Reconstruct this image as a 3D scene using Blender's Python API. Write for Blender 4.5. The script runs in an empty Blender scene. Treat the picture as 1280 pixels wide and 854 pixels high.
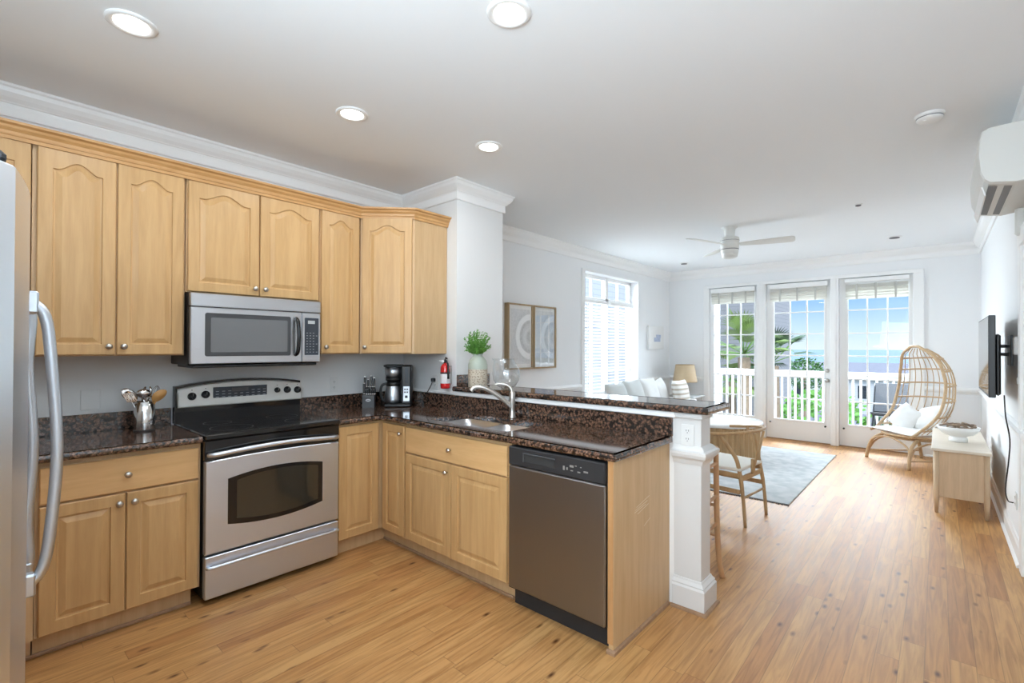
import bpy, bmesh, math, random
from mathutils import Vector, Matrix
random.seed(7)
C = bpy.context.scene.collection
S = bpy.context.scene
PI = math.pi
R = math.radians

# ------------------------------------------------------------------ camera
def make_camera():
    yaw, pitch, roll = R(41.337), R(.452), R(.2015)
    fwd = Vector((-math.sin(yaw)*math.cos(pitch), math.cos(yaw)*math.cos(pitch), math.sin(pitch)))
    rt = Vector((math.cos(yaw), math.sin(yaw), 0)); up = rt.cross(fwd)
    r2 = math.cos(roll)*rt + math.sin(roll)*up
    u2 = -math.sin(roll)*rt + math.cos(roll)*up
    cam = bpy.data.cameras.new('camera'); o = bpy.data.objects.new('camera', cam); C.objects.link(o)
    o.matrix_world = Matrix(((r2.x, u2.x, -fwd.x, 3.596), (r2.y, u2.y, -fwd.y, -2.558), (r2.z, u2.z, -fwd.z, 1.400), (0, 0, 0, 1)))
    cam.sensor_width = 36; cam.lens = 36*599.54/1280
    cam.shift_x = -4.7/1280; cam.shift_y = 2.44/1280
    cam.clip_start = .02; cam.clip_end = 3000
    S.camera = o
make_camera()
S.view_settings.view_transform = 'Standard'
S.view_settings.look = 'None'
S.view_settings.gamma = 1
S.view_settings.use_curve_mapping = False
S.view_settings.exposure = 0.34
try:
    S.cycles.max_bounces = 10; S.cycles.diffuse_bounces = 6; S.cycles.glossy_bounces = 4
    S.cycles.transparent_max_bounces = 16; S.cycles.use_denoising = True
    S.cycles.sample_clamp_indirect = 6; S.cycles.caustics_reflective = False; S.cycles.caustics_refractive = False
except Exception: pass

# ------------------------------------------------------------------ world
def make_world():
    w = bpy.data.worlds.new('sky'); S.world = w; w.use_nodes = True
    nt = w.node_tree; nt.nodes.clear()
    out = nt.nodes.new('ShaderNodeOutputWorld'); bg = nt.nodes.new('ShaderNodeBackground')
    tc = nt.nodes.new('ShaderNodeTexCoord'); sep = nt.nodes.new('ShaderNodeSeparateXYZ')
    nt.links.new(tc.outputs['Generated'], sep.inputs[0])
    cr = nt.nodes.new('ShaderNodeValToRGB')
    mr = nt.nodes.new('ShaderNodeMapRange'); mr.inputs['From Min'].default_value = -.1; mr.inputs['From Max'].default_value = .9
    nt.links.new(sep.outputs['Z'], mr.inputs['Value']); nt.links.new(mr.outputs[0], cr.inputs[0])
    e = cr.color_ramp.elements
    e[0].position = 0; e[0].color = (.30, .32, .33, 1)
    e[1].position = .098; e[1].color = (.68, .80, .88, 1)
    for p, c in ((.13, (.55, .73, .88, 1)), (.17, (.36, .58, .85, 1)), (.205, (.18, .40, .80, 1)), (.30, (.22, .46, .90, 1)), (.45, (.55, .70, .92, 1)), (1, (.60, .75, 1.0, 1))):
        n = e.new(p); n.color = c
    st = nt.nodes.new('ShaderNodeMapRange'); st.inputs['From Min'].default_value = .25; st.inputs['From Max'].default_value = .6
    st.inputs['To Min'].default_value = 1.0; st.inputs['To Max'].default_value = 3.6
    nt.links.new(sep.outputs['Z'], st.inputs['Value']); nt.links.new(st.outputs[0], bg.inputs['Strength'])
    nt.links.new(cr.outputs[0], bg.inputs[0]); nt.links.new(bg.outputs[0], out.inputs[0])
make_world()
def area(name, loc, direction, sx, sy, power, col=(1, 1, 1), shape='RECTANGLE'):
    l = bpy.data.lights.new(name, 'AREA'); l.shape = shape; l.size = sx
    if shape == 'RECTANGLE': l.size_y = sy
    l.energy = power; l.color = col
    o = bpy.data.objects.new(name, l); C.objects.link(o); o.location = loc
    o.rotation_euler = Vector(direction).to_track_quat('-Z', 'Z').to_euler()
    return o
sun = bpy.data.lights.new('sun', 'SUN'); sun.energy = 2.2; sun.angle = .01; sun.color = (1, .96, .88)
so = bpy.data.objects.new('sun', sun); C.objects.link(so)
so.rotation_euler = Vector((-.66, .42, -.62)).to_track_quat('-Z', 'Y').to_euler(); so.location = (9, -10, 20)
# added fill lamps to brighten the rooms, behind the camera and outside the glazing
area('rear_fill', (3.2, -4.8, 1.5), (-.42, 1, -.02), 1.4, 2.2, 34, (.84, .93, 1))
area('rear_ceiling_fill', (2.9, -3.4, 1.75), (-.12, .85, 1), 1.6, 1.2, 88, (.72, .88, 1))
area('balcony_fill', (2.0, 9.3, 3.9), (0, -.96, -.28), 5.5, 1.9, 1000, (.80, .92, 1))
area('side_fill', (-1.7, 3.7, 2.9), (.85, 0, -.5), 2.4, 1.6, 1000, (.82, .93, 1))

# ------------------------------------------------------------------ materials
def node_mat(name):
    m = bpy.data.materials.new(name); m.use_nodes = True
    nt = m.node_tree; b = nt.nodes.get('Principled BSDF')
    return m, nt, b
def plain(name, col, rough=.5, metal=0, spec=.5, bump=0, bscale=60, var=0, coat=0, alpha=None, sheen=0):
    m, nt, b = node_mat(name)
    b.inputs['Roughness'].default_value = rough; b.inputs['Metallic'].default_value = metal
    b.inputs['Specular IOR Level'].default_value = spec; b.inputs['Coat Weight'].default_value = coat
    if sheen: b.inputs['Sheen Weight'].default_value = sheen
    tc = nt.nodes.new('ShaderNodeTexCoord'); n = nt.nodes.new('ShaderNodeTexNoise'); n.inputs['Scale'].default_value = bscale
    n.inputs['Detail'].default_value = 3
    nt.links.new(tc.outputs['Object'], n.inputs['Vector'])
    mx = nt.nodes.new('ShaderNodeMix'); mx.data_type = 'RGBA'
    mx.inputs[6].default_value = (*[c*(1-var) for c in col], 1); mx.inputs[7].default_value = (*[min(1, c*(1+var)) for c in col], 1)
    nt.links.new(n.outputs['Fac'], mx.inputs[0]); nt.links.new(mx.outputs[2], b.inputs['Base Color'])
    if bump:
        bp = nt.nodes.new('ShaderNodeBump'); bp.inputs['Strength'].default_value = bump; bp.inputs['Distance'].default_value = .002
        nt.links.new(n.outputs['Fac'], bp.inputs['Height']); nt.links.new(bp.outputs[0], b.inputs['Normal'])
    return m
def wood(name, c1, c2, rough=.35, scale=(14, 14, 1.2), spec=.4, contrast=1.0, c3=None):
    m, nt, b = node_mat(name)
    tc = nt.nodes.new('ShaderNodeTexCoord'); mp = nt.nodes.new('ShaderNodeMapping'); mp.inputs['Scale'].default_value = scale
    oi = nt.nodes.new('ShaderNodeObjectInfo'); cb = nt.nodes.new('ShaderNodeVectorMath'); cb.operation = 'SCALE'
    cx = nt.nodes.new('ShaderNodeCombineXYZ')
    for k in range(3): nt.links.new(oi.outputs['Random'], cx.inputs[k])
    nt.links.new(cx.outputs[0], cb.inputs[0]); cb.inputs['Scale'].default_value = 7
    ad = nt.nodes.new('ShaderNodeVectorMath'); ad.operation = 'ADD'
    nt.links.new(tc.outputs['Object'], ad.inputs[0]); nt.links.new(cb.outputs[0], ad.inputs[1]); nt.links.new(ad.outputs[0], mp.inputs[0])
    n = nt.nodes.new('ShaderNodeTexNoise'); n.inputs['Scale'].default_value = 1.6; n.inputs['Detail'].default_value = 5; n.inputs['Distortion'].default_value = .6
    nt.links.new(mp.outputs[0], n.inputs['Vector'])
    n2 = nt.nodes.new('ShaderNodeTexNoise'); n2.inputs['Scale'].default_value = 9; n2.inputs['Detail'].default_value = 3
    nt.links.new(mp.outputs[0], n2.inputs['Vector'])
    av = nt.nodes.new('ShaderNodeMath'); av.operation = 'MULTIPLY_ADD'; av.inputs[1].default_value = .3
    nt.links.new(n2.outputs['Fac'], av.inputs[0]); nt.links.new(n.outputs['Fac'], av.inputs[2])
    r = nt.nodes.new('ShaderNodeValToRGB'); e = r.color_ramp.elements
    e[0].position = .45; e[0].color = (*c2, 1); e[1].position = .85; e[1].color = (*c1, 1)
    nt.links.new(av.outputs[0], r.inputs[0]); nt.links.new(r.outputs[0], b.inputs['Base Color'])
    b.inputs['Roughness'].default_value = rough; b.inputs['Specular IOR Level'].default_value = spec
    return m
def granite():
    m, nt, b = node_mat('brown_granite')
    tc = nt.nodes.new('ShaderNodeTexCoord')
    v = nt.nodes.new('ShaderNodeTexVoronoi'); v.inputs['Scale'].default_value = 58
    v.inputs['Randomness'].default_value = 1
    nz = nt.nodes.new('ShaderNodeTexNoise'); nz.inputs['Scale'].default_value = 40; nz.inputs['Detail'].default_value = 4
    mxv = nt.nodes.new('ShaderNodeMix'); mxv.data_type = 'VECTOR'; mxv.inputs[0].default_value = .03
    nt.links.new(tc.outputs['Object'], mxv.inputs[4]); nt.links.new(nz.outputs['Color'], mxv.inputs[5])
    nt.links.new(tc.outputs['Object'], nz.inputs['Vector']); nt.links.new(mxv.outputs[1], v.inputs['Vector'])
    r = nt.nodes.new('ShaderNodeValToRGB'); e = r.color_ramp.elements
    e[0].position = .0; e[0].color = (.20, .125, .09, 1); e[1].position = .66; e[1].color = (.022, .017, .015, 1)
    k = e.new(.34); k.color = (.16, .09, .062, 1); k = e.new(.50); k.color = (.085, .052, .038, 1)
    nt.links.new(v.outputs['Distance'], r.inputs[0])
    # some cells lighter
    n3 = nt.nodes.new('ShaderNodeTexNoise'); n3.inputs['Scale'].default_value = 150; n3.inputs['Detail'].default_value = 2
    nt.links.new(tc.outputs['Object'], n3.inputs['Vector'])
    mx = nt.nodes.new('ShaderNodeMix'); mx.data_type = 'RGBA'; mx.blend_type = 'MULTIPLY'; mx.inputs[0].default_value = .8
    r3 = nt.nodes.new('ShaderNodeValToRGB'); r3.color_ramp.elements[0].position = .38; r3.color_ramp.elements[0].color = (.35, .3, .28, 1)
    r3.color_ramp.elements[1].position = .6; r3.color_ramp.elements[1].color = (1.5, 1.45, 1.4, 1)
    nt.links.new(n3.outputs['Fac'], r3.inputs[0]); nt.links.new(r.outputs[0], mx.inputs[6]); nt.links.new(r3.outputs[0], mx.inputs[7])
    nt.links.new(mx.outputs[2], b.inputs['Base Color'])
    b.inputs['Roughness'].default_value = .08; b.inputs['Specular IOR Level'].default_value = .9
    return m
def floor_mat():
    m, nt, b = node_mat('pine_planks')
    L = nt.links.new
    def math_(op, a, bb=None, c=None):
        n = nt.nodes.new('ShaderNodeMath'); n.operation = op
        for i, x in enumerate((a, bb, c)):
            if x is None: continue
            if isinstance(x, (int, float)): n.inputs[i].default_value = x
            else: L(x, n.inputs[i])
        return n.outputs[0]
    tc = nt.nodes.new('ShaderNodeTexCoord'); sp = nt.nodes.new('ShaderNodeSeparateXYZ'); L(tc.outputs['Object'], sp.inputs[0])
    W = .086
    rx = math_('DIVIDE', sp.outputs['X'], W); row = math_('FLOOR', rx); fx = math_('FRACT', rx)
    wn = nt.nodes.new('ShaderNodeTexWhiteNoise'); wn.noise_dimensions = '1D'; L(row, wn.inputs['W'])
    oy = math_('MULTIPLY_ADD', wn.outputs['Value'], 9.0, sp.outputs['Y'])
    ry = math_('DIVIDE', oy, 1.25); cell = math_('FLOOR', ry); fy = math_('FRACT', ry)
    cxy = nt.nodes.new('ShaderNodeCombineXYZ'); L(row, cxy.inputs[0]); L(cell, cxy.inputs[1])
    w2 = nt.nodes.new('ShaderNodeTexWhiteNoise'); w2.noise_dimensions = '2D'; L(cxy.outputs[0], w2.inputs['Vector'])
    r = nt.nodes.new('ShaderNodeValToRGB'); e = r.color_ramp.elements
    e[0].position = 0; e[0].color = (.42, .205, .075, 1); e[1].position = 1; e[1].color = (.52, .295, .115, 1)
    for p, c in ((.3, (.47, .245, .09, 1)), (.6, (.50, .27, .102, 1))):
        k = e.new(p); k.color = c
    L(w2.outputs['Value'], r.inputs[0])
    # grain
    mp = nt.nodes.new('ShaderNodeMapping'); mp.inputs['Scale'].default_value = (26, 1.6, 1)
    va = nt.nodes.new('ShaderNodeVectorMath'); va.operation = 'MULTIPLY_ADD'
    va.inputs[1].default_value = (5, 5, 5); L(w2.outputs['Color'], va.inputs[0]); L(tc.outputs['Object'], va.inputs[2]); L(va.outputs[0], mp.inputs[0])
    n = nt.nodes.new('ShaderNodeTexNoise'); n.inputs['Scale'].default_value = 1.5; n.inputs['Detail'].default_value = 6; n.inputs['Distortion'].default_value = 1.2
    L(mp.outputs[0], n.inputs['Vector'])
    gr = nt.nodes.new('ShaderNodeValToRGB'); gr.color_ramp.elements[0].position = .3; gr.color_ramp.elements[0].color = (.68, .59, .49, 1)
    gr.color_ramp.elements[1].position = .62; gr.color_ramp.elements[1].color = (1.08, 1.06, 1.04, 1); L(n.outputs['Fac'], gr.inputs[0])
    mx = nt.nodes.new('ShaderNodeMix'); mx.data_type = 'RGBA'; mx.blend_type = 'MULTIPLY'; mx.inputs[0].default_value = 1.0
    L(r.outputs[0], mx.inputs[6]); L(gr.outputs[0], mx.inputs[7])
    # knots
    mk = nt.nodes.new('ShaderNodeMapping'); mk.inputs['Scale'].default_value = (1, .42, 1); L(va.outputs[0], mk.inputs[0])
    vk = nt.nodes.new('ShaderNodeTexVoronoi'); vk.inputs['Scale'].default_value = 10.5; L(mk.outputs[0], vk.inputs['Vector'])
    kr = nt.nodes.new('ShaderNodeValToRGB'); kr.color_ramp.elements[0].position = .03; kr.color_ramp.elements[0].color = (.20, .12, .09, 1)
    kr.color_ramp.elements[1].position = .16; kr.color_ramp.elements[1].color = (1, 1, 1, 1); L(vk.outputs['Distance'], kr.inputs[0])
    m2 = nt.nodes.new('ShaderNodeMix'); m2.data_type = 'RGBA'; m2.blend_type = 'MULTIPLY'; m2.inputs[0].default_value = 1
    L(mx.outputs[2], m2.inputs[6]); L(kr.outputs[0], m2.inputs[7])
    # seams
    d = math_('MINIMUM', fx, math_('SUBTRACT', 1.0, fx)); d = math_('MULTIPLY', d, W)
    dy = math_('MINIMUM', fy, math_('SUBTRACT', 1.0, fy)); dy = math_('MULTIPLY', dy, 1.25)
    ds = math_('MINIMUM', d, dy)
    sr = nt.nodes.new('ShaderNodeMapRange'); sr.inputs['From Min'].default_value = 0; sr.inputs['From Max'].default_value = .0022
    sr.inputs['To Min'].default_value = .55; sr.inputs['To Max'].default_value = 1; L(ds, sr.inputs['Value'])
    m3 = nt.nodes.new('ShaderNodeMix'); m3.data_type = 'RGBA'; m3.blend_type = 'MULTIPLY'; m3.inputs[0].default_value = 1
    L(m2.outputs[2], m3.inputs[6]); L(sr.outputs[0], m3.inputs[7]); L(m3.outputs[2], b.inputs['Base Color'])
    rr = nt.nodes.new('ShaderNodeMapRange'); rr.inputs['To Min'].default_value = .36; rr.inputs['To Max'].default_value = .56; L(n.outputs['Fac'], rr.inputs['Value'])
    L(rr.outputs[0], b.inputs['Roughness']); b.inputs['Specular IOR Level'].default_value = .5
    bp = nt.nodes.new('ShaderNodeBump'); bp.inputs['Strength'].default_value = .25; bp.inputs['Distance'].default_value = .002
    L(sr.outputs[0], bp.inputs['Height']); L(bp.outputs[0], b.inputs['Normal'])
    return m
def steel(name, col=(.60, .60, .61), rough=.28, axis=2, aniso=True):
    m, nt, b = node_mat(name)
    b.inputs['Base Color'].default_value = (*col, 1); b.inputs['Metallic'].default_value = 1
    tc = nt.nodes.new('ShaderNodeTexCoord'); mp = nt.nodes.new('ShaderNodeMapping')
    s = [4, 4, 4]; s[axis] = 500; mp.inputs['Scale'].default_value = s
    n = nt.nodes.new('ShaderNodeTexNoise'); n.inputs['Scale'].default_value = 1; n.inputs['Detail'].default_value = 2
    nt.links.new(tc.outputs['Object'], mp.inputs[0]); nt.links.new(mp.outputs[0], n.inputs['Vector'])
    mr = nt.nodes.new('ShaderNodeMapRange'); mr.inputs['To Min'].default_value = rough*.8; mr.inputs['To Max'].default_value = rough*1.25
    nt.links.new(n.outputs['Fac'], mr.inputs['Value']); nt.links.new(mr.outputs[0], b.inputs['Roughness'])
    return m
def glass_mat(name, tint=(1, 1, 1), refl=.06, rough=.0):
    m = bpy.data.materials.new(name); m.use_nodes = True; nt = m.node_tree; nt.nodes.clear()
    o = nt.nodes.new('ShaderNodeOutputMaterial'); t = nt.nodes.new('ShaderNodeBsdfTransparent'); g = nt.nodes.new('ShaderNodeBsdfGlossy')
    t.inputs[0].default_value = (*tint, 1); g.inputs['Roughness'].default_value = rough
    f = nt.nodes.new('ShaderNodeLayerWeight'); f.inputs['Blend'].default_value = .5
    pw = nt.nodes.new('ShaderNodeMath'); pw.operation = 'POWER'; pw.inputs[1].default_value = 4; nt.links.new(f.outputs['Facing'], pw.inputs[0])
    mu = nt.nodes.new('ShaderNodeMath'); mu.operation = 'MULTIPLY_ADD'; mu.inputs[1].default_value = refl*6; mu.inputs[2].default_value = refl; mu.use_clamp = True; nt.links.new(pw.outputs[0], mu.inputs[0])
    x = nt.nodes.new('ShaderNodeMixShader'); nt.links.new(mu.outputs[0], x.inputs[0])
    nt.links.new(t.outputs[0], x.inputs[1]); nt.links.new(g.outputs[0], x.inputs[2]); nt.links.new(x.outputs[0], o.inputs[0])
    return m
def emit(name, col, st):
    m = bpy.data.materials.new(name); m.use_nodes = True; nt = m.node_tree; nt.nodes.clear()
    o = nt.nodes.new('ShaderNodeOutputMaterial'); e = nt.nodes.new('ShaderNodeEmission'); e.inputs[0].default_value = (*col, 1); e.inputs[1].default_value = st
    nt.links.new(e.outputs[0], o.inputs[0]); return m
def cloth_translucent(name, col, tr=.4):
    m, nt, b = node_mat(name); b.inputs['Base Color'].default_value = (*col, 1); b.inputs['Roughness'].default_value = .9
    t = nt.nodes.new('ShaderNodeBsdfTranslucent'); t.inputs[0].default_value = (*col, 1)
    x = nt.nodes.new('ShaderNodeMixShader'); x.inputs[0].default_value = tr
    o = nt.nodes.get('Material Output'); nt.links.new(b.outputs[0], x.inputs[1]); nt.links.new(t.outputs[0], x.inputs[2]); nt.links.new(x.outputs[0], o.inputs[0])
    return m
M = {}
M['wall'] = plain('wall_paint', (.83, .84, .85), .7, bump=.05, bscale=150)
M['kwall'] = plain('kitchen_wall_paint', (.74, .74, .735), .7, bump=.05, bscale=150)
M['ceil'] = plain('ceiling_paint', (.85, .875, .895), .85)
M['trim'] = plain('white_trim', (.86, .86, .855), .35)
M['post'] = plain('shaded_post_paint', (.68, .675, .665), .4)  # white trim colour greyed, so the post's shade sits in its paint
M['trimgrey'] = plain('door_white', (.84, .845, .84), .4)
M['floor'] = floor_mat()
M['maple'] = wood('maple', (.60, .375, .17), (.50, .30, .125), .36)
M['maple2'] = wood('maple_panel', (.60, .41, .225), (.52, .34, .175), .4)
M['maple_h'] = wood('maple_horizontal', (.70, .44, .205), (.60, .355, .15), .36, scale=(8, 1.4, 14))
M['maple_hx'] = wood('maple_horizontal_x', (.70, .44, .205), (.60, .355, .15), .36, scale=(1.4, 8, 14))
M['crownwood'] = wood('maple_crown', (.60, .34, .14), (.50, .27, .10), .36, scale=(4, 4, 20))
M['shoe'] = wood('shoe_wood', (.36, .22, .13), (.27, .16, .09), .5)
M['granite'] = granite()
M['steel_h'] = steel('brushed_steel', (.60, .61, .635), .3, 2)
M['steel_range'] = steel('range_steel', (.66, .71, .79), .40, 2)
M['steel_v'] = steel('brushed_steel_vertical', (.57, .60, .64), .34, 1)
M['steel_dw'] = steel('dishwasher_steel', (.27, .27, .275), .36, 0)
M['steel_fr'] = steel('fridge_steel', (.78, .81, .85), .33, 2)
M['chrome'] = plain('polished_steel', (.70, .69, .68), .1, 1)
M['nickel'] = plain('satin_nickel', (.50, .48, .45), .32, 1)
M['black'] = plain('black_plastic', (.012, .012, .013), .35)
M['blackgloss'] = plain('black_enamel', (.008, .008, .009), .08)
M['blackmatte'] = plain('black_matte', (.02, .02, .022), .6)
M['darkgrey'] = plain('dark_grey_plastic', (.05, .052, .056), .4)
M['navy'] = plain('control_panel_glass', (.035, .043, .055), .2)
M['ovenglass'] = plain('oven_glass', (.03, .027, .02), .05, spec=.8)
M['microglass'] = plain('microwave_glass', (.15, .155, .16), .12, spec=.6)
M['greyglow'] = plain('pale_legend', (.55, .56, .58), .5)
M['lcd'] = plain('display_grey', (.42, .45, .46), .4)
M['cream'] = plain('range_panel_silver', (.62, .61, .58), .32, .35)
M['white'] = plain('white_plastic', (.80, .80, .79), .35)
M['offwhite'] = plain('offwhite_plastic', (.70, .70, .67), .4)
M['outlet'] = plain('outlet_plastic', (.72, .72, .71), .35)
M['red'] = plain('extinguisher_red', (.62, .02, .02), .25, coat=.5)
M['paper'] = plain('paper_label', (.80, .77, .78), .6, var=.1, bscale=90)
M['celadon'] = plain('celadon_glaze', (.45, .50, .42), .35, var=.12, bscale=25)
def speckle_mat():
    m, nt, b = node_mat('speckled_stoneware'); tc = nt.nodes.new('ShaderNodeTexCoord'); v = nt.nodes.new('ShaderNodeTexVoronoi'); v.inputs['Scale'].default_value = 95
    nt.links.new(tc.outputs['Object'], v.inputs['Vector']); r = nt.nodes.new('ShaderNodeValToRGB'); r.color_ramp.elements[0].position = .25; r.color_ramp.elements[0].color = (.24, .15, .09, 1)
    r.color_ramp.elements[1].position = .42; r.color_ramp.elements[1].color = (.62, .54, .43, 1); nt.links.new(v.outputs['Distance'], r.inputs[0]); nt.links.new(r.outputs[0], b.inputs['Base Color']); b.inputs['Roughness'].default_value = .8
    return m
M['speckle'] = speckle_mat()
M['leaf'] = plain('green_leaf', (.13, .34, .05), .55, var=.5, bscale=14)
M['leafdark'] = plain('dark_leaf', (.04, .13, .02), .55, var=.5, bscale=14)
M['stem'] = plain('stem_green', (.14, .28, .06), .6)
M['glass'] = glass_mat('window_glass', (1, 1, 1), .008)
M['clear'] = glass_mat('clear_glass', (.96, .97, .975), .09)
M['frame'] = wood('picture_frame_wood', (.42, .31, .18), (.32, .22, .12), .5)
M['mat'] = plain('picture_mat', (.78, .78, .77), .8)
M['fabricwhite'] = plain('white_fabric', (.76, .76, .75), .95, bump=.5, bscale=300, sheen=.3)
M['fabricgrey'] = plain('pale_grey_fabric', (.60, .62, .61), .95, bump=.5, bscale=300, sheen=.3)
M['fabricbeige'] = plain('beige_stripe_fabric', (.60, .54, .45), .95, bump=.5, bscale=300)
M['oak'] = wood('light_oak', (.50, .335, .175), (.40, .255, .125), .5, scale=(20, 20, 2))
M['oakpale'] = wood('whitewashed_oak', (.60, .44, .29), (.50, .36, .23), .5, scale=(18, 18, 1.4))
M['oaktop'] = wood('pale_tabletop', (.70, .62, .52), (.64, .56, .46), .35, scale=(2, 14, 14))
M['rattan'] = wood('rattan', (.56, .40, .24), (.44, .29, .16), .5, scale=(20, 20, 20))
M['pinestool'] = wood('stool_wood', (.60, .36, .19), (.50, .28, .14), .4)
M['cord'] = plain('paper_cord', (.74, .73, .68), .8, bump=.8, bscale=200)
M['ledpanel'] = emit('lamp_diffuser', (1, .97, .92), 14)
M['dark'] = plain('dark_recess', (.03, .03, .03), .8)
M['greyplastic'] = plain('grey_louver', (.16, .16, .17), .5)
M['tvscreen'] = plain('tv_screen', (.02, .022, .025), .04, spec=.8)
M['driftwood'] = wood('driftwood', (.34, .25, .18), (.20, .14, .10), .8, scale=(30, 30, 30))
M['ceramic'] = plain('matte_white_ceramic', (.80, .80, .79), .5)
M['wicker'] = plain('woven_shade', (.55, .42, .27), .8, var=.35, bscale=130, bump=.8)
M['brown'] = plain('brown_wood_utensil', (.50, .26, .08), .5, var=.2, bscale=20)

# ------------------------------------------------------------------ mesh builder
class MB:
    def __init__(s, T=None): s.v = []; s.f = []; s.m = []; s.sm = []; s.T = T
    def add(s, vs, fs, mat=0, smooth=False):
        b = len(s.v)
        for p in vs: s.v.append(s.T(*p) if s.T else tuple(p))
        for f in fs: s.f.append([i+b for i in f]); s.m.append(mat); s.sm.append(smooth)
        return s
    def box(s, x0, x1, y0, y1, z0, z1, b=0, mat=0):
        if x1 < x0: x0, x1 = x1, x0
        if y1 < y0: y0, y1 = y1, y0
        if z1 < z0: z0, z1 = z1, z0
        b = min(b, (x1-x0)*.45, (y1-y0)*.45, (z1-z0)*.45)
        if b <= 0:
            vs = [(x, y, z) for x in (x0, x1) for y in (y0, y1) for z in (z0, z1)]
            return s.add(vs, [(0, 1, 3, 2), (4, 6, 7, 5), (0, 4, 5, 1), (2, 3, 7, 6), (0, 2, 6, 4), (1, 5, 7, 3)], mat)
        lo = (x0, y0, z0); hi = (x1, y1, z1); vs = []; idx = {}
        for c in [(i, j, k) for i in (0, 1) for j in (0, 1) for k in (0, 1)]:
            for a in range(3):
                p = []
                for d in range(3):
                    e = hi[d] if c[d] else lo[d]
                    if d != a: e += -b if c[d] else b
                    p.append(e)
                idx[c, a] = len(vs); vs.append(p)
        fs = []
        for a in range(3):
            o = [d for d in range(3) if d != a]
            for sgn in (0, 1):
                q = []
                for i, j in ((0, 0), (1, 0), (1, 1), (0, 1)):
                    c = [0, 0, 0]; c[a] = sgn; c[o[0]] = i; c[o[1]] = j; q.append(idx[tuple(c), a])
                fs.append(q)
        for a in range(3):
            o = [d for d in range(3) if d != a]
            for i in (0, 1):
                for j in (0, 1):
                    c0 = [0, 0, 0]; c0[o[0]] = i; c0[o[1]] = j; c1 = list(c0); c1[a] = 1
                    c0 = tuple(c0); c1 = tuple(c1)
                    fs.append([idx[c0, o[0]], idx[c0, o[1]], idx[c1, o[1]], idx[c1, o[0]]])
        for c in [(i, j, k) for i in (0, 1) for j in (0, 1) for k in (0, 1)]: fs.append([idx[c, 0], idx[c, 1], idx[c, 2]])
        return s.add(vs, fs, mat)
    def loops(s, L, cap0=True, cap1=True, mat=0, smooth=False, closed=True, wrap=False):
        n = len(L[0]); vs = [p for l in L for p in l]; fs = []
        rng = range(len(L) if wrap else len(L)-1)
        for i in rng:
            i2 = (i+1) % len(L)
            for j in range(n if closed else n-1):
                j2 = (j+1) % n
                fs.append([i*n+j, i*n+j2, i2*n+j2, i2*n+j])
        if not wrap:
            if cap0: fs.append(list(range(n))[::-1])
            if cap1: fs.append([(len(L)-1)*n+j for j in range(n)])
        return s.add(vs, fs, mat, smooth)
    def lathe(s, prof, c=(0, 0, 0), n=24, mat=0, axis=2, cap0=True, cap1=True, smooth=True, sy=1):
        L = []
        for r, z in prof:
            l = []
            for k in range(n):
                a = 2*PI*k/n; x = r*math.cos(a); y = r*math.sin(a)*sy
                p = (x, y, z) if axis == 2 else ((z, x, y) if axis == 0 else (x, z, y))
                l.append((p[0]+c[0], p[1]+c[1], p[2]+c[2]))
            L.append(l)
        return s.loops(L, cap0, cap1, mat, smooth)
    def tube(s, pts, r, n=8, mat=0, closed=False, flat=1.0, smooth=True):
        P = [Vector(p) for p in pts]; m = len(P); rs = r if isinstance(r, (list, tuple)) else [r]*m
        L = []; up = None
        for i in range(m):
            if closed: t = P[(i+1) % m]-P[i-1]
            else: t = P[min(i+1, m-1)]-P[max(i-1, 0)]
            if t.length < 1e-9: t = Vector((0, 0, 1))
            t.normalize()
            if up is None:
                up = Vector((0, 0, 1)) if abs(t.z) < .9 else Vector((1, 0, 0))
            a = up - t*up.dot(t)
            if a.length < 1e-6: a = t.orthogonal()
            a.normalize(); up = a; b = t.cross(a)
            L.append([tuple(P[i]+(a*math.cos(2*PI*k/n)*flat+b*math.sin(2*PI*k/n))*rs[i]) for k in range(n)])
        return s.loops(L, True, True, mat, smooth, True, closed)
    def prism(s, poly, axis, a0, a1, mat=0):
        def P(u, v, w):
            return {0: (w, u, v), 1: (u, w, v), 2: (u, v, w)}[axis]
        return s.loops([[P(u, v, a0) for u, v in poly], [P(u, v, a1) for u, v in poly]], mat=mat)
    def sweep(s, prof, path, mat=0, left=True, closed=False):
        # prof: (distance from wall, z); path: (x, y) polyline; offset to the left of the path when left
        n = len(path); L = []
        sg = 1 if left else -1
        for i in range(n):
            p = Vector(path[i])
            d0 = (p-Vector(path[i-1])).normalized() if (i > 0 or closed) else None
            d1 = (Vector(path[(i+1) % n])-p).normalized() if (i < n-1 or closed) else None
            if d0 is None: d0 = d1
            if d1 is None: d1 = d0
            n0 = Vector((-d0.y, d0.x))*sg; n1 = Vector((-d1.y, d1.x))*sg
            mm = (n0+n1).normalized(); k = 1/max(.3, mm.dot(n0))
            L.append([(p.x+mm.x*k*d, p.y+mm.y*k*d, z) for d, z in prof])
        return s.loops(L, True, True, mat, False, True, closed)
    def sphere(s, c, r, n=12, m=8, mat=0, sc=(1, 1, 1)):
        L = []
        for i in range(m+1):
            a = -PI/2+PI*i/m; q = max(.001, math.cos(a))
            L.append([(c[0]+r*q*math.cos(2*PI*k/n)*sc[0], c[1]+r*q*math.sin(2*PI*k/n)*sc[1], c[2]+r*math.sin(a)*sc[2]) for k in range(n)])
        return s.loops(L, mat=mat, smooth=True)
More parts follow.
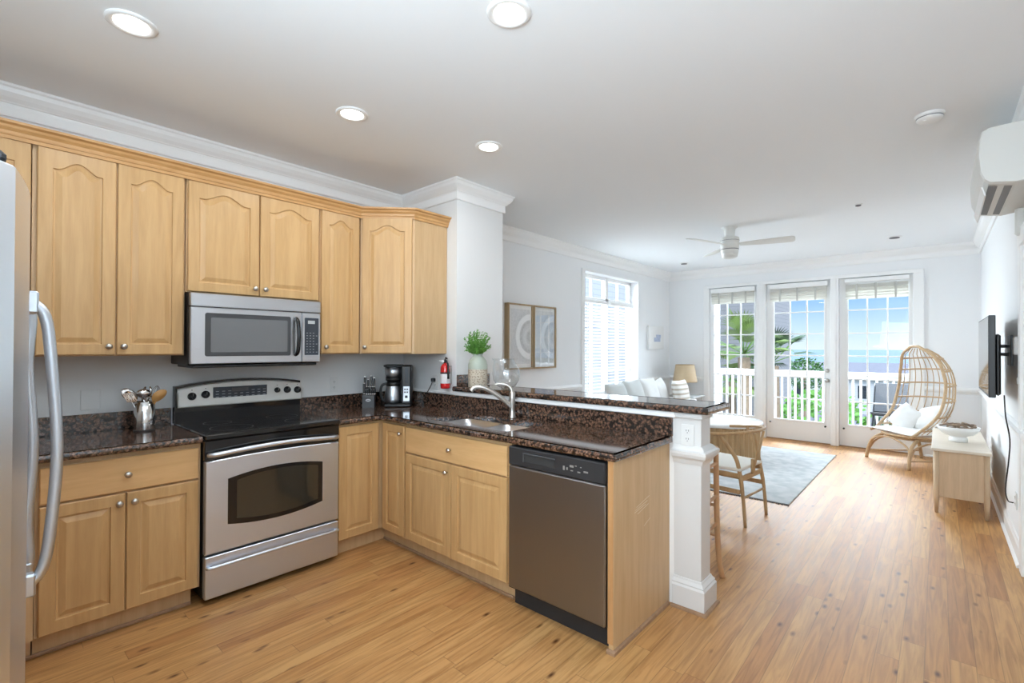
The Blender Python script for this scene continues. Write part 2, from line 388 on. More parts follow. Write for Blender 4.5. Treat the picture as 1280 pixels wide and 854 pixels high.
    def build(s, name, mats, parent=None, origin=None):
        if not isinstance(mats, (list, tuple)): mats = [mats]
        og = Vector(origin) if origin is not None else (world_loc(parent) if parent else None)
        if og is None:
            xs = [p[0] for p in s.v]; ys = [p[1] for p in s.v]; zs = [p[2] for p in s.v]
            og = Vector(((min(xs)+max(xs))/2, (min(ys)+max(ys))/2, min(zs)))
        me = bpy.data.meshes.new(name)
        me.from_pydata([tuple(Vector(p)-og) for p in s.v], [], s.f)
        for m in mats: me.materials.append(m)
        for i, p in enumerate(me.polygons): p.material_index = s.m[i]; p.use_smooth = s.sm[i]
        bm = bmesh.new(); bm.from_mesh(me); bmesh.ops.recalc_face_normals(bm, faces=bm.faces); bm.to_mesh(me); bm.free()
        o = bpy.data.objects.new(name, me); C.objects.link(o)
        if parent: o.parent = parent; o.location = og-world_loc(parent)
        else: o.location = og
        return o
def world_loc(o):
    v = Vector((0, 0, 0))
    while o is not None: v = v+o.location; o = o.parent
    return v
def tag(o, label=None, cat=None, group=None, kind=None):
    if label: o['label'] = label
    if cat: o['category'] = cat
    if group: o['group'] = group
    if kind: o['kind'] = kind
    return o
def thing(name, loc, label, cat, group=None):
    o = bpy.data.objects.new(name, None); C.objects.link(o); o.location = loc; o.empty_display_size = .1
    return tag(o, label, cat, group)
def struct(o): o['kind'] = 'structure'; return o
def copy_tree(o, parent=None):
    c = o.copy(); C.objects.link(c)
    if parent: c.parent = parent
    for ch in [x for x in bpy.data.objects if x.parent == o]: copy_tree(ch, c)
    return c
def frame(origin, U, W):
    o = Vector(origin); U = Vector(U).normalized(); W = Vector(W).normalized()
    def T(u, v, w): return tuple(o+U*u+W*w+Vector((0, 0, v)))
    return T
def smooth_path(pts, n=6):
    P = [Vector(p) for p in pts]; out = []
    for i in range(len(P)-1):
        p0 = P[max(i-1, 0)]; p1 = P[i]; p2 = P[i+1]; p3 = P[min(i+2, len(P)-1)]
        for k in range(n):
            t = k/n
            out.append(.5*((2*p1)+(p2-p0)*t+(2*p0-5*p1+4*p2-p3)*t*t+(3*p1-p0-3*p2+p3)*t**3))
    out.append(P[-1]); return [tuple(p) for p in out]

# ------------------------------------------------------------------ room
H = 2.73; W = 4.0; YF = 5.68; XC = .716; YC = .537
def wallbox(name, mat, *boxes):
    m = MB()
    for b in boxes: m.box(*b)
    return struct(m.build(name, mat))
wallbox('floor', M['floor'], (-.2, W+.2, -5.2, YF+.2, -.1, 0))
wallbox('ceiling', M['ceil'], (-.2, W+.2, -5.2, YF+.2, H, H+.1))
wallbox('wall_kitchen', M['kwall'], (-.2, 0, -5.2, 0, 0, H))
# chimney block between kitchen and living room
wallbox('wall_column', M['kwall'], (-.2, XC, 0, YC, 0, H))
WY0, WY1, WZ0, WZ1 = 2.93, 4.46, .72, 2.44
wallbox('wall_left', M['wall'], (-.2, 0, YC, WY0, 0, H), (-.2, 0, WY1, YF+.2, 0, H), (-.2, 0, WY0, WY1, 0, WZ0), (-.2, 0, WY0, WY1, WZ1, H))
DO = [(.70, 1.445), (1.575, 2.43), (2.53, 3.355)]; DZ = 2.40
wallbox('wall_far', M['wall'], (0, DO[0][0], YF, YF+.2, 0, H), (DO[2][1], W, YF, YF+.2, 0, H), (DO[0][0], DO[2][1], YF, YF+.2, DZ, H),
        (DO[0][1], DO[1][0], YF, YF+.2, 0, DZ), (DO[1][1], DO[2][0], YF, YF+.2, 0, DZ))
wallbox('wall_right', M['wall'], (W, W+.2, -5.2, YF+.2, 0, H))
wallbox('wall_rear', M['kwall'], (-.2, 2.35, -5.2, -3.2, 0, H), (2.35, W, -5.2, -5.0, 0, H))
# pony wall under the bar
mb = MB(); mb.box(XC, 2.52, 0, .13, 0, 1.05); mb.box(XC, 2.52, -.028, 0, 1.018, 1.05, .004); mb.box(0, XC, -.012, 0, 1.018, 1.04, .003)
struct(mb.build('wall_bar', M['trim']))
def crown_prof(p=.085, h=.125, z=H):
    return [(0, z), (p, z), (p, z-.012), (p-.008, z-.02), (p-.014, z-.04), (p-.030, z-.062), (p-.048, z-.078), (p-.052, z-.084), (p-.058, z-.086), (p-.060, z-.098), (.016, z-h+.008), (.013, z-h), (0, z-h)]
mb = MB(); mb.sweep(crown_prof(.075, .15), [(0, -5.0), (0, 0), (XC, 0), (XC, YC), (0, YC), (0, YF), (W, YF), (W, -5.0)], left=False)
struct(mb.build('trim_1', M['trim']))
def base_prof(h=.14, d=.016): return [(0, 0), (d+.014, 0), (d+.014, .012), (d+.004, .022), (d, .024), (d, h-.03), (d-.005, h-.02), (d-.008, h-.005), (0, h)]
mb = MB(); mb.sweep(base_prof(), [(0, YC), (0, YF), (.612, YF)], left=False); struct(mb.build('baseboard_left', M['trim']))
mb = MB(); mb.sweep(base_prof(), [(3.465, YF), (W, YF), (W, 1.87)], left=False); struct(mb.build('baseboard_right', M['trim']))
rail = [(0, .83), (.012, .835), (.018, .85), (.034, .862), (.036, .885), (.02, .892), (.012, .905), (0, .91)]
mb = MB(); mb.sweep(rail, [(0, YC), (0, 2.86)], left=False); mb.sweep(rail, [(0, 4.54), (0, YF), (.612, YF)], left=False)
mb.sweep(rail, [(3.465, YF), (W, YF), (W, 1.62)], left=False); struct(mb.build('trim_2', M['trim']))
# door casing at the near end of the right wall
mb = MB(); mb.box(W-.022, W, 1.72, 1.83, 0, 2.13, .003); mb.box(W-.022, W, .75, .86, 0, 2.13, .003); mb.box(W-.024, W, .75, 1.83, 2.04, 2.15, .003)
mb.box(W-.008, W, .86, 1.72, 0, 2.04)
struct(mb.build('trim_3', M['trim']))
# casing round the three glazed doors
mb = MB(); cz = 2.45
for a, b in ((.612, .70), (3.355, 3.464)): mb.box(a, b, YF-.022, YF, 0, DZ-.0005, .004)
mb.box(.612, 3.464, YF-.022, YF, DZ, cz, .004)
for a, b in ((1.445, 1.575), (2.43, 2.53)): mb.box(a, b, YF-.03, YF, 0, DZ, .004); mb.box(a+.03, b-.03, YF-.04, YF-.03, 0, DZ, .003)
struct(mb.build('trim_4', M['trim']))

# glazed doors
def glazed_door(n, x0, x1, gx0, gx1, handle=None, bumpers=()):
    root = thing('door_%d' % n, ((x0+x1)/2, 5.74, 0), None, None); root['kind'] = 'structure'
    y0, y1 = 5.715, 5.757; gz0, gz1 = .31, 2.27
    m = MB(); m.box(x0, gx0, y0, y1, .012, DZ-.006); m.box(gx1, x1, y0, y1, .012, DZ-.006); m.box(gx0, gx1, y0, y1, .012, gz0); m.box(gx0, gx1, y0, y1, gz1, DZ-.006)
    for i in (0, 1):   # glazing bead
        yy = (y0-.006, y0) if i == 0 else (y1, y1+.006)
        for bx in ((gx0-.02, gx0+.004, gz0-.02, gz1+.02), (gx1-.004, gx1+.02, gz0-.02, gz1+.02)): m.box(bx[0], bx[1], yy[0], yy[1], bx[2], bx[3], .002)
        for bz in ((gz0-.02, gz0+.004), (gz1-.004, gz1+.02)): m.box(gx0, gx1, yy[0], yy[1], bz[0], bz[1], .002)
    m.build('door_leaf', M['trimgrey'], root)
    m = MB()
    for k in (1, 2): xx = gx0+(gx1-gx0)*k/3; m.box(xx-.009, xx+.009, y0+.004, y1-.004, gz0, gz1, .003)
    for k in range(1, 6): zz = gz0+(gz1-gz0)*k/6; m.box(gx0, gx1, y0+.005, y1-.005, zz-.009, zz+.009, .003)
    m.build('glazing_bars', M['trim'], root)
    m = MB(); m.box(gx0, gx1, 5.735, 5.738, gz0, gz1); m.build('pane', M['glass'], root)
    m = MB(); m.box(x0, x1, 5.69, 5.80, 0, .012, .003); m.build('threshold', M['shoe'], root)
    if handle:
        m = MB(); hx = handle; m.lathe([(.028, 0), (.028, -.012), (.012, -.014), (.012, -.045), (.018, -.05), (.028, -.06), (.024, -.075), (.0, -.078)], (hx, y0, .93), 16, axis=1)
        m.build('door_knob', M['nickel'], root)
        m = MB(); m.lathe([(.028, 0), (.028, -.014), (.02, -.02), (.0, -.021)], (hx, y0, 1.075), 16, axis=1); m.box(hx-.004, hx+.004, y0-.035, y0-.02, 1.06, 1.09, .002); m.build('deadbolt', M['nickel'], root)
    for bx in bumpers:
        m = MB(); m.lathe([(.013, 0), (.013, -.03), (.008, -.036), (0, -.036)], (bx, y0, .255), 10, axis=1); m.build('door_bumper', M['black'], root)
glazed_door(1, .703, 1.442, .765, 1.398)
glazed_door(2, 1.578, 2.427, 1.676, 2.348, 2.387, (1.63, 2.36))
glazed_door(3, 2.533, 3.352, 2.632, 3.308, None, (2.585,))
# roman shades in the door heads
for i, (x0, x1, zz, lab) in enumerate(((.73, 1.42, 2.13, 'white fabric shade folded up above the leftmost glazed door'), (1.62, 2.40, 2.12, 'white fabric shade with grey tapes above the middle glazed door'), (2.60, 3.32, 2.10, 'sheer white shade raised above the glazed door behind the rattan chair'))):
    root = thing('roman_blind', ((x0+x1)/2, 5.69, zz), lab, 'blind')
    m = MB(); m.box(x0, x1, 5.655, 5.705, 2.315 if i < 2 else 2.33, 2.385, .006); m.build('headrail', M['trim'], root)
    m = MB()
    for k in range(5):
        a = zz+k*.038; m.prism([(5.668-.004*k, a), (5.674-.004*k, a-.006), (5.690, a+.03), (5.690, a+.052), (5.684, a+.052)], 0, x0+.015, x1-.015)
    m.build('folded_fabric', cloth_translucent('shade_fabric_%d' % i, (.80, .79, .75), .35 if i < 2 else .5), root)
    tm = plain('shade_tape_%d' % i, (.50, .49, .46), .8)
    for k in range(3): xx = x0+(x1-x0)*(.2+.3*k); m = MB(); m.box(xx-.012, xx+.012, 5.650, 5.653, zz-.005, 2.31); m.build('tape', tm, root)

# left window: transom + two casements in a deep reveal
wr = thing('window_1', (-.12, (WY0+WY1)/2, WZ0), None, None); wr['kind'] = 'structure'
m = MB(); fx0, fx1 = -.17, -.11
m.box(fx0, fx1, WY0, WY0+.05, WZ0, WZ1, .004); m.box(fx0, fx1, WY1-.05, WY1, WZ0, WZ1, .004); m.box(fx0, fx1, WY0, WY1, WZ1-.05, WZ1, .004); m.box(fx0, fx1, WY0, WY1, WZ0, WZ0+.05, .004)
m.box(fx0, fx1+.01, WY0, WY1, 2.06, 2.12, .004); my = (WY0+WY1)/2; m.box(fx0, fx1+.01, my-.035, my+.035, WZ0, WZ1, .004)
m.build('window_frame', M['trim'], wr)
m = MB()
for a, b in ((WY0+.05, my-.035), (my+.035, WY1-.05)):
    m.box(fx0+.01, fx1-.01, (a+b)/2-.01, (a+b)/2+.01, WZ0, WZ1)
    for z in (1.05, 1.38, 1.71): m.box(fx0+.01, fx1-.01, a, b, z-.01, z+.01)
m.build('glazing_bars', M['trim'], wr)
m = MB(); m.box(-.142, -.138, WY0+.05, WY1-.05, WZ0+.05, WZ1-.05); m.build('pane', M['glass'], wr)
m = MB(); m.box(-.11, .03, WY0-.03, WY1+.03, WZ0-.03, WZ0, .004); m.build('window_sill', M['trim'], wr)
m = MB()
for a, b in ((WY0-.075, WY0), (WY1, WY1+.02)): m.box(0, .02, a, b, WZ0-.03, WZ1+.0, .003)
m.box(0, .022, WY0-.075, WY1+.02, WZ1, WZ1+.03, .003)
m.build('window_casing', M['trim'], wr)
for i, (a, b, lab) in enumerate(((WY0+.03, my-.02, 'white slatted blind in the nearer half of the left window'), (my+.02, WY1-.03, 'white slatted blind in the farther half of the left window'))):
    root = thing('window_blind', (-.07, (a+b)/2, WZ0), lab, 'window blind')
    m = MB(); m.box(-.10, -.05, a, b, 2.03, 2.075, .004); m.build('headrail', M['trim'], root)
    m = MB()
    z = WZ0+.06
    while z < 2.02:
        m.prism([(-.098, z-.004), (-.098, z-.001), (-.052, z+.013), (-.052, z+.010)], 1, a, b) if False else m.add([(-.098, a, z-.006), (-.052, a, z+.008), (-.052, b, z+.008), (-.098, b, z-.006), (-.098, a, z-.003), (-.052, a, z+.011), (-.052, b, z+.011), (-.098, b, z-.003)], [(0, 1, 2, 3), (4, 5, 6, 7), (0, 1, 5, 4), (1, 2, 6, 5), (2, 3, 7, 6), (3, 0, 4, 7)])
        z += .046
    m.build('slats', M['trim'], root)
    m = MB()
    for t in (.18, .82):
        yy = a+(b-a)*t; m.box(-.05, -.048, yy-.006, yy+.006, WZ0+.05, 2.03)
    m.build('ladder_tape', M['trim'], root)
    m = MB(); m.box(-.095, -.055, a, b, WZ0+.02, WZ0+.045, .004); m.build('bottom_rail', M['trim'], root)

# ------------------------------------------------------------------ cabinets
ZB = 1.346; ZT = 2.385
def arch(t, rise):
    a = abs(t*2-1)   # 0 centre, 1 edges
    if a > .78: return 0
    s = 1-a/.78; return rise*(s*s*(3-2*s))**.75
def panel_door(T, w, h, rise=0, fw=.055, mat=None, name='door', parent=None, th=.02, knob=None, knobmat=None, drawer=False, label=None):
    m = MB(T); K = 20
    def outline(x0, x1, z0, z1, r, wd):
        p = [(x0, z0, wd), (x1, z0, wd)]
        for k in range(K+1):
            t = 1-k/K; p.append((x0+(x1-x0)*t, z1+arch(t, r), wd))
        return p
    if drawer:
        L = [outline(0, w, 0, h, 0, 0), outline(0, w, 0, h, 0, th-.005), outline(.004, w-.004, .004, h-.004, 0, th)]
        m.loops(L, True, True)
    else:
        ft = fw*(1.0 if not rise else 1.05)
        zt = h-ft-rise
        def ins(d): return outline(fw+d, w-fw-d, fw+d, zt-d, rise, 0)
        L = [outline(0, w, 0, h, 0, 0), outline(0, w, 0, h, 0, th-.004), outline(.004, w-.004, .004, h-.004, 0, th)]
        L.append([(u, v, th) for u, v, _ in ins(0)])
        for d, wd in ((.003, th-.008), (.010, th-.009), (.034, th-.001)): L.append([(u, v, wd) for u, v, _ in ins(d)])
        m.loops(L, True, True)
    o = m.build(name, mat or M['maple'], parent)
    if knob:
        ku, kv = knob; k = MB()
        c = Vector(T(ku, kv, th)); Wd = (Vector(T(ku, kv, th+1))-c)
        Q = Wd.to_track_quat('Z', 'Y')
        prof = [(.007, 0), (.006, .012), (.010, .016), (.0155, .020), (.0155, .024), (.011, .029), (.001, .031)]
        L = [[tuple(c+Q@Vector((r*math.cos(2*PI*a/14), r*math.sin(2*PI*a/14), z))) for a in range(14)] for r, z in prof]
        k.loops(L, True, True, 0, True); k.build('knob', knobmat or M['nickel'], o)
    return o
def upper_cabinet(y0, y1, z0, doors, label, cat='wall cabinet', group='maple wall cabinets', D=.305):
    root = thing('wall_cabinet', (D/2, (y0+y1)/2, z0), label, cat, group)
    m = MB(); m.box(.002, D, y0+.001, y1-.001, z0, ZT, .001); m.build('carcass', M['maple2'], root)
    for a, b, kn in doors:
        T = frame((D, a, z0+.006), (0, 1, 0), (1, 0, 0)); w = b-a; h = ZT-z0-.012
        k = None if kn is None else ((w-.028, .045) if kn == 'r' else (.028, .045))
        panel_door(T, w, h, .045 if w > .26 else .035, .055, M['maple'], 'door', root, .02, k)
    return root
upper_cabinet(-2.96, -2.372, ZB, ((-2.93, -2.372, None),), 'maple wall cabinet at far left, partly behind the refrigerator')
upper_cabinet(-2.369, -1.737, ZB, ((-2.351, -2.052, 'r'), (-2.046, -1.747, 'l')), 'tall double-door maple wall cabinet left of the microwave')
upper_cabinet(-1.735, -.932, 1.716, ((-1.727, -1.336, 'r'), (-1.330, -.940, 'l')), 'short double-door maple wall cabinet above the microwave')
upper_cabinet(-.930, -.615, ZB, ((-.920, -.625, 'l'),), 'narrow single-door maple wall cabinet right of the microwave')
# diagonal corner wall cabinet
root = thing('wall_cabinet', (.3, -.3, ZB), 'corner maple wall cabinet with an angled door and pale side panel', 'wall cabinet', 'maple wall cabinets')
m = MB(); m.prism([(.002, -.002), (.002, -.610), (.313, -.610), (.598, -.325), (.598, -.002)], 2, ZB, ZT); m.build('carcass', M['maple2'], root)
dv = Vector((.285, .285)); dl = dv.length
T = frame((.313, -.610, ZB+.006), (1, 1, 0), (1, -1, 0)); T2 = frame(T(.015, 0, 0), (1, 1, 0), (1, -1, 0))
panel_door(T2, dl-.03, ZT-ZB-.012, .045, .055, M['maple'], 'door', root, .02, (.028, .045))
m = MB(); m.box(.598, .603, -.325, -.012, ZB, ZT, .001); m.build('side_panel', M['maple2'], root)
# wooden cornice
cp = [(0, 2.37), (.008, 2.37), (.010, 2.385), (.016, 2.392), (.018, 2.405), (.030, 2.418), (.034, 2.428), (.048, 2.436), (.05, 2.447), (0, 2.447)]
m = MB(); m.sweep(cp, [(.325, -2.96), (.325, -.617), (.6035, -.335), (.6035, -.001)], left=False)
m.prism([(.002, -2.96), (.34, -2.96), (.34, -.625), (.61, -.345), (.61, -.002), (.002, -.002)], 2, 2.388, 2.42)
tag(m.build('cabinet_cornice', M['crownwood']), 'stepped wooden cornice running along the tops of the wall cabinets', 'cornice')

# base cabinets
XF = .595; TK = .10; BT = .878
def base_carcass(root, x0, x1, y0, y1, tk):  # tk: list of toe-kick boxes
    m = MB(); m.box(x0, x1, y0, y1, TK, BT, .001)
    for b in tk: m.box(*b)
    m.build('carcass', M['maple2'], root)
Y1 = -1.728; Y2 = -.952
root = thing('base_cabinet', (.3, -2.05, 0), 'maple base cabinet with one wide drawer left of the range', 'base cabinet', 'maple base cabinets')
base_carcass(root, .002, XF-.02+.02, -2.365, Y1-.002, [])
m = MB(); m.box(.02, .548, -2.365, Y1-.03, 0, TK); m.build('toe_kick', M['maple2'], root)
m = MB(); m.box(.548, .560, -2.40, Y1-.03, 0, .018, .004); m.build('shoe_moulding', M['shoe'], root)
T = frame((XF, -2.352, .69), (0, 1, 0), (1, 0, 0)); panel_door(T, .61, .165, 0, 0, M['maple_h'], 'drawer', root, .02, (.307, .082), drawer=True)
T = frame((XF, -2.352, .108), (0, 1, 0), (1, 0, 0)); panel_door(T, .301, .573, 0, .055, M['maple'], 'door', root, .02, (.275, .528))
T = frame((XF, -2.046, .108), (0, 1, 0), (1, 0, 0)); panel_door(T, .304, .573, 0, .055, M['maple'], 'door', root, .02, (.028, .528))
# cabinet run beside the fridge (turned corner)
root = thing('base_cabinet', (.6, -2.8, 0), 'maple base cabinet turning the corner beside the refrigerator', 'base cabinet', 'maple base cabinets')
m = MB(); m.prism([(.002, -3.195), (1.24, -3.195), (1.24, -2.56), (.70, -2.56), (XF+.01, -2.47), (XF+.01, -2.367), (.002, -2.367)], 2, TK, BT); m.build('carcass', M['maple2'], root)
m = MB(); m.prism([(.02, -3.19), (1.24, -3.19), (1.24, -2.60), (.66, -2.60), (.548, -2.50), (.548, -2.37), (.02, -2.37)], 2, 0, TK); m.build('toe_kick', M['maple2'], root)
# right of range
root = thing('base_cabinet', (.3, -.78, 0), 'maple base cabinet door between the range and the inner corner', 'base cabinet', 'maple base cabinets')
base_carcass(root, .002, XF, Y2+.002, -.002, [])
m = MB(); m.box(.02, .548, Y2+.03, -.1, 0, TK); m.build('toe_kick', M['maple2'], root)
T = frame((XF, Y2+.012, .108), (0, 1, 0), (1, 0, 0)); panel_door(T, .305, .755, 0, .055, M['maple'], 'door', root, .02)
YFc = -.595
root = thing('base_cabinet', (.74, -.3, 0), 'narrow maple base cabinet between the inner corner and the sink cabinet', 'base cabinet', 'maple base cabinets')
m = MB(); m.box(XF+.001, .888, YFc, -.002, TK, BT, .001); m.build('carcass', M['maple2'], root)
m = MB(); m.box(.55, .888, -.548, -.1, 0, TK); m.build('toe_kick', M['maple2'], root)
T = frame((.625, YFc, .108), (1, 0, 0), (0, -1, 0)); panel_door(T, .255, .755, 0, .05, M['maple'], 'door', root, .02, (.225, .70), M['chrome'])
root = thing('sink_cabinet', (1.36, -.3, 0), 'maple sink base cabinet with a false drawer front and two doors', 'base cabinet', 'maple base cabinets')
m = MB()
m.box(.890, .91, YFc, -.002, TK, BT); m.box(1.82, 1.842, YFc, -.002, TK, BT); m.box(.91, 1.82, -.02, -.002, TK, BT); m.box(.91, 1.82, YFc, -.02, TK, TK+.02); m.box(.91, 1.82, YFc, YFc+.02, TK, BT)
m.build('carcass', M['maple2'], root)
m = MB(); m.box(.89, 1.842, -.548, -.1, 0, TK); m.build('toe_kick', M['maple2'], root)
m = MB(); m.box(.56, 1.83, -.562, -.548, 0, .018, .004); m.build('shoe_moulding', M['shoe'], root)
T = frame((.898, YFc, .69), (1, 0, 0), (0, -1, 0)); panel_door(T, .925, .168, 0, 0, M['maple_hx'], 'drawer', root, .02, (.46, .08), M['chrome'], drawer=True)
T = frame((.898, YFc, .108), (1, 0, 0), (0, -1, 0)); panel_door(T, .459, .573, 0, .055, M['maple'], 'door', root, .02, (.43, .52), M['chrome'])
T = frame((1.363, YFc, .108), (1, 0, 0), (0, -1, 0)); panel_door(T, .460, .573, 0, .055, M['maple'], 'door', root, .02)
# end panel of the peninsula
root = thing('end_panel', (2.47, -.3, 0), 'scratched pale maple end panel closing the peninsula beside the dishwasher', 'cabinet panel')
m = MB(); m.box(2.457, 2.482, -.610, -.002, 0, BT, .001); m.build('panel', M['maple2'], root)
m = MB(); m.box(2.453, 2.480, -.614, -.600, .04, BT-.001, .001); m.build('front_stile', wood('stile_wood', (.55, .30, .13), (.46, .24, .10), .4), root)
m = MB()
for i, (a, b, z, l) in enumerate(((-.40, -.27, .600, .010), (-.39, -.25, .612, .014), (-.41, -.29, .590, .008), (-.38, -.26, .577, .012), (-.31, -.24, .500, .012))):
    m.add([(2.4826, a, z), (2.4826, b, z+l*2), (2.4826, b, z+l*2+.003), (2.4826, a, z+.003)], [(0, 1, 2, 3)])
m.build('scratches', plain('scratched_wood', (.76, .66, .50), .7), root)
m = MB(); m.sweep([(0, 0), (.014, 0), (.012, .012), (.004, .018), (0, .018)], [(2.453, -.612), (2.482, -.612), (2.482, -.03)], left=False); m.build('shoe_moulding', M['shoe'], root)

# ------------------------------------------------------------------ granite worktops
def nosing(d=.02, z0=.880, z1=.914):
    h = (z1-z0)/2; c = (z0+z1)/2
    return [(-d, z0), (0, z0)]+[(math.sin(a)*.010, c-math.cos(a)*h) for a in (R(35), R(65), R(90), R(115), R(145))]+[(0, z1), (-d, z1)]
root = thing('worktop', (.32, -2.05, .88), 'dark brown speckled granite worktop left of the range', 'worktop', 'brown granite worktops')
m = MB(); m.box(0.001, .628, -3.19, Y1-.004, .880, .914); m.box(.628, 1.24, -3.19, -2.55, .880, .914)
m.sweep(nosing(), [(.628, -2.55), (.628, Y1-.004)], left=False)
m.build('slab', M['granite'], root)
m = MB(); m.box(.001, .021, -3.17, Y1-.004, .914, 1.016, .002); m.build('backsplash', M['granite'], root)
root = thing('worktop', (.9, -.32, .88), 'L-shaped dark brown speckled granite worktop holding the sink', 'worktop', 'brown granite worktops')
SX0, SX1, SY0, SY1 = 1.02, 1.74, -.52, -.155
m = MB(); e = .628
m.box(.001, e, Y2+.004, -.001, .880, .914); m.box(e, SX0, -e, -.001, .880, .914); m.box(SX1, 2.498, -e, -.001, .880, .914)
m.box(SX0, SX1, -e, SY0, .880, .914); m.box(SX0, SX1, SY1, -.001, .880, .914)
m.sweep(nosing(), [(e, Y2+.004), (e, -e), (2.498, -e), (2.498, -.03)], left=False)
for cx_, cy_, sx_, sy_ in ((SX0, SY0, 1, 1), (SX1, SY0, -1, 1), (SX0, SY1, 1, -1), (SX1, SY1, -1, -1)):   # rounded cut-out corners
    r_ = .05; P = [(cx_, cy_)]
    for k in range(7):
        a = PI/2*k/6; P.append((cx_+sx_*(r_-r_*math.sin(a)), cy_+sy_*(r_-r_*math.cos(a))))
    m.prism(P, 2, .880, .914)
m.build('slab', M['granite'], root)
m = MB(); m.box(.001, .021, Y2+.004, -.001, .914, 1.016, .002); m.box(.021, 2.503, -.021, -.001, .914, 1.016, .002); m.build('backsplash', M['granite'], root)
root = thing('bar_counter', (1.7, .13, 1.05), 'raised polished granite bar top reflecting the living room', 'bar counter')
m = MB()
BY0, BY1, BX1 = -.042, .305, 2.708
m.box(XC+.002, BX1-.01, BY0+.01, BY1-.01, 1.0505, 1.088)
m.sweep(nosing(.02, 1.0505, 1.088), [(XC+.002, BY0+.008), (BX1-.01, BY0+.008), (BX1-.01, BY1-.01), (XC+.002, BY1-.01)], left=False)
m.build('slab', M['granite'], root)
m = MB(); m.box(XC+.001, XC+.021, .002, .36, 1.089, 1.178, .002); m.build('backsplash', M['granite'], root)

# bar end post
root = thing('bar_post', (2.578, .06, 0), 'white panelled post carrying the end of the raised bar', 'post')
px0, px1, py0, py1 = 2.505, 2.655, -.001, .135
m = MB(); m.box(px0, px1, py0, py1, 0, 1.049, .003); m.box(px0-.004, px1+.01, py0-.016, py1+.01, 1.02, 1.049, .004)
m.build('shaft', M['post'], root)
sq = [(px0+.001, py0), (px1, py0), (px1, py1), (px0+.001, py1)]
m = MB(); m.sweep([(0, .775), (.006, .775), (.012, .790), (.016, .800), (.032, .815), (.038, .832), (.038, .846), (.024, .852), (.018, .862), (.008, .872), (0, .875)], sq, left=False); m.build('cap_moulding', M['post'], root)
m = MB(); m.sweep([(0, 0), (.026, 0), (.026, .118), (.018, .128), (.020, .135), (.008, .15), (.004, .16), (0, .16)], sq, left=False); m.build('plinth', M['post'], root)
m = MB(); m.sweep([(.026, 0), (.040, 0), (.038, .010), (.030, .016), (.026, .016)], sq, left=False); m.build('shoe_moulding', M['shoe'], root)
def outlet(T, label, w=.07, h=.115, kind='outlet', name='wall_outlet', group='wall outlets', loc=None, mat=None):
    c = T(0, 0, 0); root = thing(name, c, label, kind, group)
    m = MB(T); m.box(-w/2, w/2, -h/2, h/2, 0, .006, .002); m.build('cover_plate', mat or M['outlet'], root)
    if kind == 'outlet':
        for dz in (-.022, .022):
            m = MB(T); m.lathe([(.0155, .006), (.0155, .0085), (.0, .0085)], (0, dz, 0), 14, axis=2) if False else m.box(-.014, .014, dz-.014, dz+.014, .006, .0085, .002)
            s_ = m.build('socket', mat or M['outlet'], root)
            m = MB(T)
            for du in (-.006, .006): m.box(du-.0012, du+.0012, dz-.001, dz+.008, .0085, .0092)
            m.box(-.002, .002, dz-.010, dz-.006, .0085, .0092); m.build('slots', M['black'], s_)
    elif kind == 'switch':
        m = MB(T); m.box(-.009, .009, -.02, .02, .006, .012, .002); m.build('rocker', M['outlet'], root)
    return root
outlet(frame((2.585, py0-.001, .93), (1, 0, 0), (0, -1, 0)), 'white duplex outlet in the upper block of the bar post', group=None)
outlet(frame((.0005, -.654, 1.098), (0, 1, 0), (1, 0, 0)), 'white duplex outlet on the wall right of the range', group=None)
outlet(frame((.0005, -2.108, 1.095), (0, 1, 0), (1, 0, 0)), 'blank white cover plate on the wall left of the utensil crock', w=.085, kind='cover plate', name='cover_plate_blank', group=None, mat=M['kwall'])
outlet(frame((.462, -.0005, 1.105), (1, 0, 0), (0, -1, 0)), 'white duplex outlet beside the fire extinguisher with a black plug in it', group=None)

# ------------------------------------------------------------------ range
ry0, ry1 = Y1+.002, Y2-.002; RX = .648
root = thing('range', (.33, (ry0+ry1)/2, 0), 'freestanding stainless electric range with black ceramic cooktop', 'range')
m = MB(); m.box(.025, RX-.035, ry0+.004, ry1-.004, .03, .895, .003)
for yy in (ry0+.05, ry1-.05):
    for xx in (.08, .55): m.lathe([(.018, 0), (.018, .03)], (xx, yy, 0), 10)
m.build('body', M['black'], root)
m = MB(); m.box(.05, RX+.012, ry0, ry1, .893, .922, .006); m.build('cooktop', M['blackgloss'], root)
for cx_, cy_, rr in ((.22, ry0+.19, .075), (.22, ry1-.19, .095), (.47, ry0+.19, .11), (.47, ry1-.19, .08)):
    m = MB()
    for q in (0,):
        n = 40
        L = [[(cx_+(rr+q+d)*math.cos(2*PI*k/n), cy_+(rr+q+d)*math.sin(2*PI*k/n), .9224) for k in range(n)] for d in (0, .0015)]
        m.loops(L, False, False)
    m.build('burner_ring', M['darkgrey'], root)
# backguard: black body with arched top
K = 16
def bg_outline(y0, y1, z0, zt, rise, x):
    p = [(x, y0, z0), (x, y1, z0)]
    for k in range(K+1):
        t = 1-k/K; p.append((x, y0+(y1-y0)*t, zt+rise*(1-(2*t-1)**2)))
    return p
m = MB(); m.loops([bg_outline(ry0, ry1, .92, 1.150, .035, .025), bg_outline(ry0, ry1, .92, 1.150, .035, .075)]); m.build('backguard', M['blackgloss'], root)
m = MB()
def bx(z): return .075+.0*(1-z)
def slant(p): return [(x+(1.16-z)*.12, y, z) for x, y, z in p]
m.loops([slant(bg_outline(ry0+.010, ry1+.0, 1.018, 1.135, .036, .066)), slant(bg_outline(ry0+.010, ry1+.0, 1.018, 1.135, .036, .082)), slant(bg_outline(ry0+.018, ry1-.008, 1.024, 1.128, .036, .087))])
cpn = m.build('control_panel', M['cream'], root)
PX = .0875
def px_(z): return PX+(1.16-z)*.12
